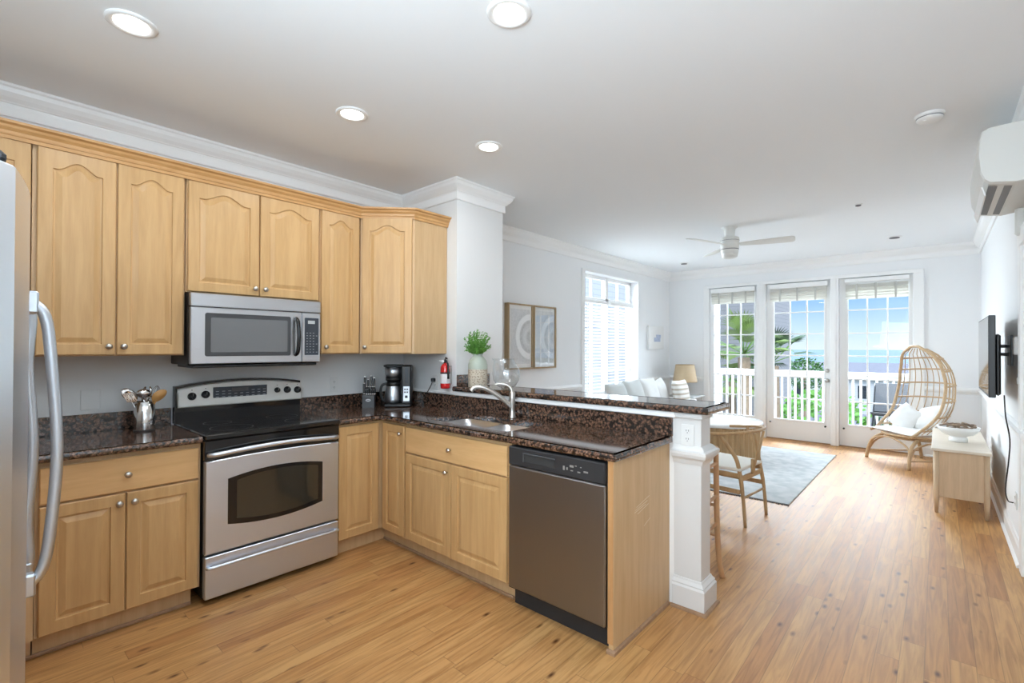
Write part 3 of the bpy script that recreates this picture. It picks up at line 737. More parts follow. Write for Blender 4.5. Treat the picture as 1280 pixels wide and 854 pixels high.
def panel_T(y, z): return frame((px_(z), y, z), (0, 1, 0), (1, 0, .12))
T = panel_T(-1.36, 1.095); m = MB(T); m.box(-.165, .165, -.036, .040, .0, .003, .001); dsp = m.build('display', M['navy'], root)
m = MB(T); m.box(-.055, .045, .006, .030, .003, .0035); m.build('clock_window', M['darkgrey'], dsp)
m = MB(T)
for i in range(9):
    for j in range(3):
        if 3 <= i <= 5 and j == 2: continue
        m.box(-.15+i*.036, -.15+i*.036+.018, -.026+j*.018, -.026+j*.018+.003, .003, .0036)
m.build('key_legends', M['lcd'], dsp)
for yy, zz, rr in ((-1.642, 1.086, .024), (-1.567, 1.092, .024), (-1.127, 1.093, .019), (-1.058, 1.091, .024), (-.985, 1.087, .024)):
    c = Vector((px_(zz), yy, zz)); m = MB(lambda x, y, z, c=c: (c.x+z, c.y+x, c.z+y))
    m.lathe([(rr, 0), (rr, .006), (rr*.82, .010), (rr*.78, .022), (.0, .023)], (0, 0, 0), 20)
    m.box(-.0035, .0035, -rr*.7, rr*.8, .022, .030, .002)
    kb = m.build('control_knob', M['black'], root)
    m = MB(lambda x, y, z, c=c: (c.x+z, c.y+x, c.z+y)); m.box(-.001, .001, .002, rr*.75, .030, .0306); m.build('pointer', M['greyglow'], kb)
    m = MB(); m.box(c.x, c.x+.002, yy-.003, yy+.003, zz+rr+.012, zz+rr+.017); m.build('indicator_mark', M['darkgrey'], root)
# oven door: stainless with black top band and arched window
m = MB(); m.box(.605, RX-.004, ry0+.002, ry1-.002, .78, .888, .003); m.build('vent_band', M['blackgloss'], root)
def door_profile(y0, y1, z0, zt, rise, x):
    p = [(x, y0, z0), (x, y1, z0)]
    for k in range(K+1):
        t = 1-k/K; p.append((x, y0+(y1-y0)*t, zt+rise*(1-(2*t-1)**2)))
    return p
m = MB(); m.loops([door_profile(ry0+.006, ry1-.006, .275, .775, .012, .607), door_profile(ry0+.006, ry1-.006, .275, .775, .012, RX-.002), door_profile(ry0+.010, ry1-.010, .279, .771, .012, RX+.002)])
dr = m.build('oven_door', M['steel_range'], root)
wy0, wy1 = -1.612, -1.070
def win(y0, y1, z0, z1, ra, x):
    p = []
    for k in range(K+1): t = k/K; p.append((x, y0+(y1-y0)*t, z0-ra*(1-(2*t-1)**2)))
    for k in range(K+1): t = 1-k/K; p.append((x, y0+(y1-y0)*t, z1+ra*(1-(2*t-1)**2)))
    return p
m = MB(); m.loops([win(wy0, wy1, .418, .668, .030, RX-.002), win(wy0, wy1, .418, .668, .030, RX+.0045)]); wf = m.build('window_surround', M['blackgloss'], dr)
m = MB(); m.loops([win(wy0+.045, wy1-.03, .440, .652, .026, RX+.003), win(wy0+.045, wy1-.03, .440, .652, .026, RX+.0052)]); m.build('window_glass', M['ovenglass'], dr)
m = MB(); pts = [(RX+.004, ry0+.020, .812), (RX+.030, ry0+.04, .815)]+[(RX+.034+.012*math.sin(PI*k/12), ry0+.04+(ry1-ry0-.08)*k/12, .815+.018*math.sin(PI*k/12)) for k in range(1, 12)]+[(RX+.030, ry1-.04, .815), (RX+.004, ry1-.020, .812)]
m.tube(smooth_path(pts, 2), .0135, 12); m.build('handle', M['steel_range'], dr)
m = MB(); m.box(.607, RX+.002, ry0+.006, ry1-.006, .035, .262, .004); dw = m.build('storage_drawer', M['steel_range'], root)
pts = [(RX, ry0+.03, .205), (RX+.024, ry0+.045, .208), (RX+.034, (ry0+ry1)/2, .214), (RX+.024, ry1-.045, .208), (RX, ry1-.03, .205)]
m = MB(); m.tube(smooth_path(pts, 5), .009, 10); m.build('handle', M['steel_range'], dw)

# ------------------------------------------------------------------ microwave
my0, my1, mz0, mz1 = -1.731, -.953, 1.290, 1.714; MX = .385
root = thing('microwave', (.2, (my0+my1)/2, mz0), 'stainless over-the-range microwave under the short wall cabinet', 'microwave')
m = MB(); m.box(.003, MX-.03, my0, my1, mz0, mz1-.002, .003); m.box(.06, MX-.02, my0+.02, my1-.02, mz0-.018, mz0, .004); m.build('body', M['black'], root)
m = MB(); m.box(MX-.03, MX, my0+.003, my1-.003, mz1-.082, mz1-.004, .004); m.build('vent_grille', M['steel_h'], root)
ysp = -1.086
m = MB(); m.box(MX-.03, MX, my0+.003, ysp-.0015, mz0+.004, mz1-.086, .005); md = m.build('door', M['steel_h'], root)
def rrect(y0, y1, z0, z1, r, x, n=5):
    p = []
    for cy_, cz_, a0 in ((y1-r, z0+r, -90), (y1-r, z1-r, 0), (y0+r, z1-r, 90), (y0+r, z0+r, 180)):
        for k in range(n+1):
            a = R(a0+90*k/n); p.append((x, cy_+r*math.cos(a), cz_+r*math.sin(a)))
    return p
m = MB(); m.loops([rrect(-1.655, -1.160, mz0+.050, mz1-.118, .012, MX-.002), rrect(-1.655, -1.160, mz0+.050, mz1-.118, .012, MX+.0015)]); m.build('window_surround', M['darkgrey'], md)
m = MB(); m.loops([rrect(-1.625, -1.182, mz0+.075, mz1-.145, .006, MX), rrect(-1.625, -1.182, mz0+.075, mz1-.145, .006, MX+.0022)]); m.build('window_glass', M['microglass'], md)
pts = [(MX, -1.128, mz0+.055), (MX+.03, -1.126, mz0+.075), (MX+.040, -1.124, mz0+.155), (MX+.040, -1.124, mz0+.20), (MX+.03, -1.126, mz0+.275), (MX, -1.128, mz0+.298)]
m = MB(); m.tube(smooth_path(pts, 4), .0125, 12); m.build('handle', M['blackgloss'], md)
m = MB(); m.box(MX-.03, MX, ysp+.0015, my1-.003, mz0+.004, mz1-.086, .005); mc = m.build('control_panel', M['steel_h'], root)
m = MB(); m.loops([rrect(ysp+.018, my1-.018, mz0+.052, mz1-.120, .004, MX-.001), rrect(ysp+.018, my1-.018, mz0+.052, mz1-.120, .004, MX+.0015)]); kp = m.build('keypad', M['navy'], mc)
m = MB(); m.box(MX+.0015, MX+.002, ysp+.040, my1-.045, mz1-.160, mz1-.138); m.build('display', M['lcd'], kp)
m = MB()
for i in range(4):
    for j in range(8):
        if i == 3 and j % 3: continue
        a = ysp+.030+i*.022; z = mz0+.070+j*.0185; m.box(MX+.0015, MX+.0021, a, a+.010, z, z+.004)
m.build('key_legends', plain('legend_grey', (.25, .27, .29), .5), kp)

# ------------------------------------------------------------------ dishwasher
root = thing('dishwasher', (2.15, -.32, 0), 'stainless dishwasher with a black control strip in the peninsula', 'dishwasher')
dx0, dx1, dyf = 1.850, 2.452, -.632
m = MB(); m.box(dx0, dx1, dyf+.055, -.03, .10, .872); m.box(dx0, dx1, dyf+.010, dyf+.06, .105, .118); m.build('tub', M['black'], root)
m = MB(); m.box(dx0+.003, dx1-.003, dyf, dyf+.05, .112, .765, .006); m.build('door', M['steel_dw'], root)
m = MB(); m.prism([(dyf, .768), (dyf-.002, .868), (dyf+.05, .872), (dyf+.05, .768)], 0, dx0+.003, dx1-.003) if False else m.box(dx0+.003, dx1-.003, dyf-.002, dyf+.05, .768, .868, .006)
cs = m.build('control_strip', M['blackmatte'], root)
m = MB()
hx0, hx1 = 1.965, 2.165
m.box(hx0, hx1, dyf-.0035, dyf-.0015, .798, .838, .001); m.build('handle_recess', M['dark'], cs)
m = MB(); m.box(hx0-.006, hx1+.004, dyf-.010, dyf-.002, .838, .846, .003); m.box(hx0-.008, hx0, dyf-.008, dyf-.002, .796, .846, .003); m.build('handle_lip', M['darkgrey'], cs)
m = MB()
for i, (a, z, w_, h_) in enumerate(((2.255, .820, .022, .010), (2.285, .828, .010, .004), (2.300, .800, .016, .006), (2.26, .802, .014, .004), (2.335, .806, .024, .008), (2.315, .826, .008, .003), (2.215, .800, .010, .02), (2.235, .804, .008, .012))):
    m.box(a, a+w_, dyf-.0032, dyf-.002, z, z+h_)
m.build('key_legends', M['greyglow'] if False else plain('strip_legends', (.28, .27, .25), .5), cs)
m = MB(); m.box(dx0+.001, dx1, dyf+.06, dyf+.08, .0, .108); m.build('kick_plate', M['blackmatte'], root)
m = MB(); m.box(dx0-.003, dx0, dyf+.035, dyf+.055, .0, .11); m.build('side_seal', M['maple2'], root) if False else None

# ------------------------------------------------------------------ sink + faucet
root = thing('sink', (1.38, -.33, .70), 'double-bowl undermount stainless sink set in the worktop', 'sink')
def bowl(x0, x1, y0, y1):
    m = MB(); n = 6
    def rr(d, z, r):
        p = []
        for cx_, cy_, a0 in ((x1-d-r, y0+d+r, -90), (x1-d-r, y1-d-r, 0), (x0+d+r, y1-d-r, 90), (x0+d+r, y0+d+r, 180)):
            for k in range(n+1):
                a = R(a0+90*k/n); p.append((cx_+r*math.cos(a), cy_+r*math.sin(a), z))
        return p
    m.loops([rr(-.012, .878, .06), rr(0, .878, .05), rr(.004, .80, .05), rr(.012, .74, .05), rr(.04, .725, .04)], False, True, 0, True)
    o = m.build('bowl', M['steel_h'], root)
    m = MB(); m.lathe([(.036, .7255), (.034, .728), (.02, .7265), (.0, .7262)], ((x0+x1)/2, (y0+y1)/2, 0), 20); m.build('drain', M['chrome'], o)
bowl(SX0+.005, 1.385, SY0+.005, SY1-.005); bowl(1.402, SX1-.005, SY0+.005, SY1-.005)
root = thing('faucet', (1.397, -.095, .914), 'satin nickel pull-out faucet arching over the sink', 'faucet')
bx_, by_ = 1.397, -.092
m = MB(); m.lathe([(.028, .914), (.027, .922), (.021, .930), (.019, .97), (.020, 1.01), (.022, 1.05), (.0205, 1.085), (.012, 1.098), (0, 1.10)], (bx_, by_, 0), 20); m.build('body', M['nickel'], root)
sp = smooth_path([(bx_, by_, .985), (bx_-.035, by_-.045, 1.035), (bx_-.085, by_-.11, 1.095), (bx_-.13, by_-.16, 1.125), (bx_-.165, by_-.20, 1.125), (bx_-.182, by_-.22, 1.102)], 5)
m = MB(); m.tube(sp, [.016]*(len(sp)-8)+[.015, .0155, .016, .0165, .017, .0175, .0175, .017], 12); m.build('spout', M['nickel'], root)
hp = smooth_path([(bx_, by_, 1.088), (bx_-.006, by_-.004, 1.118), (bx_-.030, by_-.024, 1.142), (bx_-.070, by_-.055, 1.150), (bx_-.095, by_-.075, 1.142)], 5)
m = MB(); m.tube(hp, [.014, .014, .0135, .013, .0125, .012, .0115, .011, .0105, .01, .0095, .009, .0085, .008, .0078, .0075, .007, .007, .0068, .0065, .006], 10, flat=.7); m.build('lever', M['nickel'], root)

# ------------------------------------------------------------------ refrigerator (faces +y)
root = thing('refrigerator', (1.74, -2.85, 0), 'large stainless refrigerator with a bowed bar handle at far left', 'refrigerator')
fx0_, fx1_ = 1.285, 2.185
m = MB(); m.box(fx0_, fx1_, -3.17, -2.575, .02, 1.765, .006)
for a in (fx0_+.06, fx1_-.06): m.lathe([(.025, 0), (.025, .03)], (a, -2.62, 0), 10); m.lathe([(.025, 0), (.025, .03)], (a, -3.1, 0), 10)
m.build('cabinet', M['steel_fr'], root)
def fr_door(x0, x1, z0, z1, name='door', n=14):
    m = MB(); L = []
    P = []
    cxx = (fx0_+fx1_)/2; hw = (fx1_-fx0_)/2
    for k in range(n+1):
        x = x0+(x1-x0)*k/n; t = (x-cxx)/hw; P.append((x, -2.456-.05*t*t-(.02 if abs(t) > .995 else 0)))
    P += [(x1, -2.572), (x0, -2.572)]
    for z, d in ((z0, .004), (z0+.004, 0), (z1-.004, 0), (z1, .004)): L.append([(x, y-(d if y > -2.56 else 0), z) for x, y in P])
    m.loops(L, True, True, 0, False); return m.build(name, M['steel_fr'], root)
fmid = 1.735
dL = fr_door(fx0_+.002, fmid-.003, .06, 1.775); dR = fr_door(fmid+.003, fx1_-.002, .06, 1.775)
for dd, hx, lab in ((dR, fmid+.05, None), (dL, fmid-.05, None)):
    pk = -2.399 if dd is dR else -2.440
    hp = smooth_path([(hx, -2.460, 1.520), (hx, (pk-2.44)/2-.006, 1.480), (hx, pk-.012, 1.34), (hx, pk, 1.12), (hx, pk-.010, .92), (hx, (pk-2.44)/2-.006, .80), (hx, -2.46, .76)], 6)
    m = MB(); m.tube(hp, .013, 12); m.box(hx-.016, hx+.016, -2.475, -2.438, 1.485, 1.545, .005); m.box(hx-.016, hx+.016, -2.475, -2.438, .735, .795, .005)
    m.build('handle', M['steel_v'], dd)
for hx in (fx0_+.02, fx1_-.10): m = MB(); m.box(hx, hx+.08, -2.62, -2.512, 1.776, 1.80, .008); m.build('hinge_cover', M['blackmatte'], root)

# ------------------------------------------------------------------ worktop items
# utensil crock
cx_, cy_ = .175, -1.895
root = thing('utensil_crock', (cx_, cy_, .914), 'polished steel utensil crock on the worktop left of the range', 'utensil holder')
m = MB(); m.lathe([(.048, .9145), (.0495, .918), (.0495, 1.08), (.046, 1.082), (.046, .925), (.0, .925)], (cx_, cy_, 0), 28); m.build('cylinder', M['chrome'], root)
m = MB(); m.lathe([(.051, .9145), (.051, .922), (.0497, .924), (.0497, .9146)], (cx_, cy_, 0), 28, cap0=False, cap1=False); m.build('base_ring', M['blackmatte'], root)
def utensil(name, label, dx, dy, tx, ty, z1, head, mat, cat):
    b = Vector((cx_+dx, cy_+dy, .928)); t = Vector((cx_+tx, cy_+ty, z1))
    root = thing(name, b, label, cat, None)
    m = MB(); m.tube([tuple(b), tuple(b.lerp(t, .5)), tuple(t)], [.005, .0045, .004], 8); m.build('handle', mat, root)
    d = (t-b).normalized(); Q = Matrix(((0, 1, 0), (-d.z, 0, d.x), (1, 0, 0)))
    U = Vector((0, 1, 0)); N = Vector((1, 0, 0))
    def T(u, v, w): return tuple(t+U*u+d*v+N*w)
    m = MB(T)
    if head == 'spoon': m.loops([[(.034*q*math.cos(2*PI*k/18), .03+.042*q*math.sin(2*PI*k/18), .010*(q*q-1)+off) for k in range(18)] for q, off in ((.02, 0), (.5, 0), (1, 0), (1, .002), (.5, .002), (.02, .002))], True, True, 0, True)
    if head == 'paddle': m.loops([[(.030*q*math.cos(2*PI*k/18)*(1.1+.15*math.sin(2*PI*k/18)), .030+.040*q*math.sin(2*PI*k/18), w_) for k in range(18)] for q, w_ in ((.96, -.003), (1, 0), (.96, .003))], True, True, 0, True)
    if head == 'ladle': m.sphere((0, .015, .012), .037, 16, 10, sc=(1, .75, .7))
    if head == 'turner':
        for k in range(5): m.box(-.022+k*.0105, -.022+k*.0105+.006, .0, .05, -.001, .001)
        m.box(-.022, .026, 0, .006, -.001, .001); m.box(-.022, .026, .045, .054, -.001, .001)
    if head == 'whisk':
        for k in range(6):
            a = PI*k/6; pts = [(math.cos(a)*.024*math.sin(PI*j/10)**.8, .08*(j/10) if j < 10 else .08, math.sin(a)*.024*math.sin(PI*j/10)**.8) for j in range(11)]
            m.tube(pts, .0011, 5)
            m.tube([(-x, y, -z) for x, y, z in pts], .0011, 5)
    if head == 'tongs':
        for s_ in (-1, 1): m.tube([(s_*.004, -.06, 0), (s_*.016, 0, 0), (s_*.018, .04, 0), (s_*.010, .065, 0)], [.004, .006, .010, .004], 8)
    m.build('head', mat, root)
utensil('serving_spoon', 'steel serving spoon leaning left in the crock', .01, .02, -.01, -.055, 1.095, 'spoon', M['chrome'], 'utensil')
utensil('slotted_turner', 'slotted steel turner at the left edge of the crock', .0, .01, .015, -.060, 1.085, 'turner', M['chrome'], 'utensil')
utensil('ladle', 'round steel ladle head in the middle of the crock', -.01, .015, .025, -.010, 1.115, 'ladle', M['chrome'], 'utensil')
utensil('wooden_spatula', 'orange-brown wooden spatula leaning right in the crock', .0, -.02, .03, .048, 1.085, 'paddle', M['brown'], 'utensil')
utensil('whisk', 'wire balloon whisk standing at the back right of the crock', -.02, .0, -.03, .045, 1.09, 'whisk', M['chrome'], 'utensil')
utensil('tongs', 'steel tongs standing at the back of the crock', -.03, -.01, -.02, .010, 1.10, 'tongs', M['chrome'], 'utensil')

# knife block
kx, ky = .17, -.445
root = thing('knife_block', (kx, ky, .914), 'small black knife block right of the wall outlet', 'knife block')
kT = frame((kx, ky, .9145), (.62, .78, 0), (.78, -.62, 0))
m = MB(kT); m.prism([(-.045, 0), (.045, 0), (.045, .10), (-.045, .10)], 2, 0, 1) if False else None
m.add([(-.046, 0, .04), (.046, 0, .04), (.046, .098, .04), (-.046, .098, .04), (-.046, 0, -.075), (.046, 0, -.075), (.046, .145, -.075), (-.046, .145, -.075)], [(0, 1, 2, 3), (4, 7, 6, 5), (0, 4, 5, 1), (3, 2, 6, 7), (0, 3, 7, 4), (1, 5, 6, 2)])
m.build('block', M['darkgrey'], root)
m = MB(kT); n = 20
m.loops([[(.020*q*math.cos(2*PI*k/n), .060+.011*q*math.sin(2*PI*k/n), w_) for k in range(n)] for q, w_ in ((1, .040), (1, .0412), (.9, .0418))]); lg = m.build('oval_badge', M['greyglow'], root)
m = MB(kT); m.box(-.012, .012, .058, .062, .0419, .0423); m.build('badge_script', M['darkgrey'], lg)
def knife(u, w, z, lean, ln, label, r=.0085, grp=None):
    b = Vector(kT(u, z, w)); kn = thing('kitchen_knife', b, label, 'knife', grp)
    m = MB(kT); m.box(u-r, u+r, z, z+ln, w-r*.75, w+r*.75, .003); m.build('handle', M['black'], kn)
    m = MB(kT); m.box(u-r*.9, u+r*.9, z-.004, z+.004, w-r*.8, w+r*.8, .001); m.box(u-r*.9, u+r*.9, z+ln-.002, z+ln+.004, w-r*.8, w+r*.8, .001); m.build('bolster', M['chrome'], kn)
for i in range(5): knife(-.014+i*.0155, .022, .108, 0, .058, 'black steak knife in the front row of the knife block', .0055, 'steak knives in the block')
knife(-.036, .010, .108, 0, .085, 'long black-handled knife at the left front of the knife block')
knife(-.036, -.045, .136, 0, .105, 'tall black-handled knife at the back left of the knife block')
knife(-.010, -.045, .136, 0, .085, 'shorter black-handled knife in the middle back of the knife block')
knife(.014, -.045, .136, 0, .112, 'tallest black-handled knife, right of middle in the back row of the block')
knife(.036, -.045, .136, 0, .095, 'black-handled knife at the far back right of the knife block')

# coffee maker
ox, oy = .245, -.235
cT = frame((ox, oy, .9145), (.66, .75, 0), (.75, -.66, 0))
root = thing('coffee_maker', (ox, oy, .9145), 'black and steel drip coffee maker in the worktop corner', 'coffee maker')
m = MB(cT); m.box(-.085, .125, 0, .028, -.10, .10, .008); m.box(.045, .125, .02, .335, -.10, .075, .010); m.box(-.085, .06, .02, .30, -.10, -.045, .006); m.build('body', M['black'], root)
m = MB(cT); m.box(-.095, .05, .322, .338, -.09, .085, .006); m.build('lid', M['black'], root)
def cyl(m, cu, cw, prof, n=26, **k):
    L = [[(cu+r*math.cos(2*PI*a/n), z, cw+r*math.sin(2*PI*a/n)) for a in range(n)] for r, z in prof]
    return m.loops(L, k.get('c0', True), k.get('c1', True), 0, True)
m = MB(cT); cyl(m, -.025, .01, [(.058, .235), (.066, .27), (.070, .322)]); m.build('filter_basket', M['steel_v'], root)
m = MB(cT); cyl(m, -.025, .01, [(.045, .205), (.060, .21), (.062, .236), (.04, .237)]); m.build('basket_rim', M['black'], root)
m = MB(cT); cyl(m, -.025, .012, [(.060, .030), (.066, .036), (.070, .06), (.066, .11), (.056, .165), (.050, .172)]); ca = m.build('carafe', M['steel_v'], root)
m = MB(cT); cyl(m, -.025, .012, [(.057, .166), (.055, .190), (.045, .203), (.02, .206)]); m.build('carafe_lid', M['black'], ca)
hp = smooth_path([(-.075, .185, .02), (-.112, .170, .03), (-.122, .11, .035), (-.108, .055, .03), (-.088, .045, .025)], 5)
m = MB(cT); m.tube(hp, .010, 8, flat=1.0); m.build('carafe_handle', M['black'], ca)
m = MB(cT); m.box(.062, .112, .045, .165, .075, .079, .001); pc = m.build('control_panel', M['steel_v'], root)
m = MB(cT)
for a, b in ((.070, .135), (.088, .135), (.070, .112), (.088, .112)): m.box(a, a+.012, b, b+.012, .079, .081, .001)
cyl(m, 0, 0, [(.001, -10), (.001, -9.99)]) if False else m.box(.076, .098, .070, .092, .079, .083, .004)
m.build('buttons', M['black'], pc)
m = MB(cT); m.box(.075, .100, .19, .31, .0745, .078, .001); m.build('water_gauge', M['navy'], root)
pts = smooth_path([(ox+.05, oy+.14, .955), (.33, -.05, .95), (.40, -.035, 1.03), (.455, -.045, 1.085), (.462, -.035, 1.118)], 6)
m = MB(); m.tube(pts, .003, 6); cd = m.build('power_cord', M['black'], root)
m = MB(); m.box(.448, .476, -.045, -.010, 1.112, 1.142, .005); m.build('plug', M['black'], cd)

# fire extinguisher on the wall end
ex, ey = .655, -.062
root = thing('fire_extinguisher', (ex, ey, 1.065), 'small red fire extinguisher on the wall beside the corner cabinet', 'fire extinguisher')
m = MB(); m.lathe([(.030, 1.070), (.037, 1.074), (.0385, 1.09), (.0385, 1.225), (.036, 1.245), (.024, 1.262), (.012, 1.268), (.012, 1.275)], (ex, ey, 0), 24); m.build('cylinder', M['red'], root)
m = MB(); m.lathe([(.0388, 1.112), (.0392, 1.113), (.0392, 1.186), (.0388, 1.187)], (ex, ey, 0), 24, cap0=False, cap1=False); lb = m.build('paper_label', M['paper'], root)
m = MB(); m.lathe([(.0390, 1.188), (.0398, 1.189), (.0398, 1.200), (.0390, 1.201)], (ex, ey, 0), 24, cap0=False, cap1=False); m.build('strap', M['black'], root)
m = MB(); m.box(ex-.012, ex+.012, ey-.012, ey+.012, 1.272, 1.296, .003); m.tube([(ex-.012, ey, 1.285), (ex+.02, ey-.02, 1.300), (ex+.050, ey-.025, 1.285)], [.006, .007, .006], 8)
m.tube([(ex-.006, ey, 1.298), (ex+.02, ey-.012, 1.316), (ex+.044, ey-.02, 1.308)], [.005, .006, .006], 8); m.build('valve_levers', M['black'], root)
m = MB(); m.tube([(ex-.012, ey-.012, 1.286), (ex-.038, ey-.03, 1.288)], [.008, .006], 10); m.sphere((ex-.004, ey-.022, 1.285), .011, 10, 8); m.build('gauge', M['white'], root)
m = MB(); m.tube(smooth_path([(ex+.012, ey-.010, 1.283), (ex+.045, ey-.015, 1.272), (ex+.049, ey-.012, 1.23), (ex+.046, ey-.008, 1.15)], 4), [.007]*9+[.009]*4, 8); m.build('hose', M['black'], root)
m = MB(); m.box(ex-.012, ex+.012, ey+.036, -.0, 1.10, 1.25, .003); m.build('wall_bracket', M['nickel'], root)

# vase with greenery
vx, vy = .985, -.0+.04; vz = 1.0885
vx, vy = .905, .055
root = thing('vase', (vx, vy, vz), 'two-tone celadon and speckled stoneware bottle vase on the bar', 'vase')
m = MB(); m.lathe([(.071, vz), (.074, vz+.004), (.0755, vz+.07), (.0755, vz+.142)], (vx, vy, 0), 30, cap1=False); m.build('speckled_base', M['speckle'], root)
m = MB(); m.lathe([(.0757, vz+.140), (.0750, vz+.175), (.066, vz+.208), (.047, vz+.232), (.036, vz+.243), (.037, vz+.258), (.031, vz+.258), (.028, vz+.23)], (vx, vy, 0), 30, cap0=False); m.build('glazed_neck', M['celadon'], root)
root = thing('greenery', (vx, vy, vz+.23), 'bushy bright green sprigs standing in the stoneware vase', 'plant')
ms = MB(); ml = MB(); rnd = random.Random(3)
for i in range(85):
    a = rnd.uniform(0, 2*PI); sp_ = rnd.uniform(.02, .125); h_ = rnd.uniform(.07, .235)*(1.0-.25*sp_/.1)
    p0 = Vector((vx+.008*math.cos(a), vy+.008*math.sin(a), vz+.23)); p2 = Vector((vx+sp_*math.cos(a), vy+sp_*math.sin(a), vz+.23+h_)); p1 = p0.lerp(p2, .5)+Vector((0, 0, .015))
    ms.tube([tuple(p0), tuple(p1), tuple(p2)], [.0014, .0012, .0008], 4)
    for t in [.35+.65*k/8 for k in range(9)]:
        q = (p0*(1-t)**2+p1*2*t*(1-t)+p2*t*t)
        for s_ in range(3):
            d = Vector((rnd.uniform(-1, 1), rnd.uniform(-1, 1), rnd.uniform(-.3, 1))).normalized(); sd = d.orthogonal().normalized(); l = rnd.uniform(.011, .019)
            e1 = q+d*l*.5+sd*l*.32; e2 = q+d*l; e3 = q+d*l*.5-sd*l*.32; up_ = d.cross(sd)*l*.12
            ml.add([tuple(q), tuple(e1+up_), tuple(e2), tuple(e3+up_), tuple(q+d*l*.5-up_)], [(0, 1, 4), (1, 2, 4), (2, 3, 4), (3, 0, 4)])
ms.build('stems', M['stem'], root); ml.build('leaves', M['leaf'], root)
# glass pitcher-like bowl
gx, gy = 1.165, .10
root = thing('glass_jug', (gx, gy, vz), 'clear round glass jug with a slanted spout behind the faucet', 'jug')
m = MB(); n = 32; L = []
def jug(th):
    L = []
    for r, z, sh in ((.012, 0, 0), (.040, .001, 0), (.045, .008, 0), (.072, .024, 0), (.096, .062, 0), (.104, .11, 0), (.098, .155, -.004), (.084, .184, -.016), (.076, .204, -.030), (.082, .225, -.048)):
        l = []
        for k in range(n):
            a = 2*PI*k/n; ca, sa = math.cos(a), math.sin(a)
            lf = max(0, -ca); s_ = (z/.225)
            l.append((gx+(r-th)*ca+sh*.66+(-.012*lf*s_*s_), gy+(r-th)*sa+sh*.75*0, vz+.0005+z+th*(1 if z < .01 else 0)))
        L.append(l)
    return L
m.loops(jug(0)+jug(.0022)[::-1], False, False, 0, True); m.build('bowl', M['clear'], root)

# ------------------------------------------------------------------ ceiling fixtures
for (lx, ly, lab) in ((1.105, -2.13, 'recessed ceiling light at top left above the refrigerator'), (2.32, -1.155, 'recessed ceiling light at the top centre, largest of the four'), (1.09, -1.13, 'recessed ceiling light above the inner corner, centre left'), (1.367, -.302, 'small recessed ceiling light nearest the wall column')):
    root = thing('recessed_light', (lx, ly, H-.012), lab, 'ceiling light', 'recessed kitchen lights')
    m = MB(); m.lathe([(.088, H-.0005), (.088, H-.004), (.080, H-.010), (.062, H-.007), (.060, H-.002)], (lx, ly, 0), 32, cap0=False, cap1=False); m.build('trim_ring', M['white'], root)
    m = MB(); m.lathe([(.061, H-.0025), (.0605, H-.005), (.0, H-.0052)], (lx, ly, 0), 28, cap0=False); m.build('diffuser', M['ledpanel'], root)
    area('recessed_lamp', (lx, ly, H-.012), (0, 0, -1), .12, .12, 5.0, (.93, .97, 1), 'DISK')
# smoke detector
root = thing('smoke_detector', (3.565, 1.03, H-.04), 'round white smoke detector on the ceiling near the air conditioner', 'smoke detector')
m = MB(); m.lathe([(.068, H-.0005), (.068, H-.010), (.064, H-.014)], (3.565, 1.03, 0), 30, cap0=False); m.build('base_plate', M['white'], root)
m = MB(); m.lathe([(.060, H-.014), (.060, H-.026), (.050, H-.036), (.02, H-.040), (0, H-.040)], (3.565, 1.03, 0), 30, cap0=False); m.box(3.535, 3.555, .99, 1.01, H-.043, H-.036, .002); m.build('cover', M['white'], root)
m = MB(); m.lathe([(.0605, H-.017), (.0612, H-.018), (.0612, H-.021), (.0605, H-.022)], (3.565, 1.03, 0), 30, cap0=False, cap1=False); m.build('vent_slot', M['greyplastic'], root)
# sprinkler / small flush discs
for (sx_, sy_, r_, lab, nm, ct) in ((3.05, 2.83, .022, 'small sprinkler head in the middle of the living room ceiling', 'sprinkler_head', 'sprinkler'), (3.213, 4.69, .05, 'small round flush vent on the ceiling near the right glazed door', 'ceiling_vent', 'vent'), (.609, 4.83, .045, 'small round flush vent on the ceiling near the left far corner', 'ceiling_vent', 'vent')):
    root = thing(nm, (sx_, sy_, H-.02), lab, ct)
    m = MB(); m.lathe([(r_*1.5, H-.0005), (r_*1.5, H-.005), (r_*1.1, H-.010)], (sx_, sy_, 0), 20, cap0=False); m.build('ring', M['white'], root)
    m = MB(); m.lathe([(r_, H-.010), (r_, H-.018), (r_*.5, H-.022), (0, H-.022)], (sx_, sy_, 0), 20, cap0=False); m.build('head', M['greyplastic'], root)
# ceiling fan
fx_, fy_ = 1.88, 2.95
root = thing('ceiling_fan', (fx_, fy_, 2.36), 'white three-blade ceiling fan in the living room', 'ceiling fan')
m = MB(); m.lathe([(.085, H-.0005), (.083, H-.008), (.055, H-.03), (.050, H-.11)], (fx_, fy_, 0), 30, cap0=False, cap1=False); m.build('canopy', M['offwhite'], root)
m = MB(); m.lathe([(.050, H-.11), (.09, H-.118), (.098, H-.135), (.098, H-.170), (.092, H-.175), (.092, H-.18), (.098, H-.185), (.095, H-.24), (.088, H-.245), (.088, H-.25), (.092, H-.255), (.088, H-.29), (.080, H-.295), (.084, H-.30), (.078, H-.33), (.05, H-.345), (.0, H-.348)], (fx_, fy_, 0), 32, cap0=False); m.build('motor_housing', M['offwhite'], root)
m = MB(); m.lathe([(.0985, H-.152), (.0995, H-.154), (.0985, H-.156)], (fx_, fy_, 0), 32, cap0=False, cap1=False); m.lathe([(.0925, H-.245), (.0935, H-.249), (.089, H-.253)], (fx_, fy_, 0), 32, cap0=False, cap1=False); m.build('band', M['greyplastic'], root)
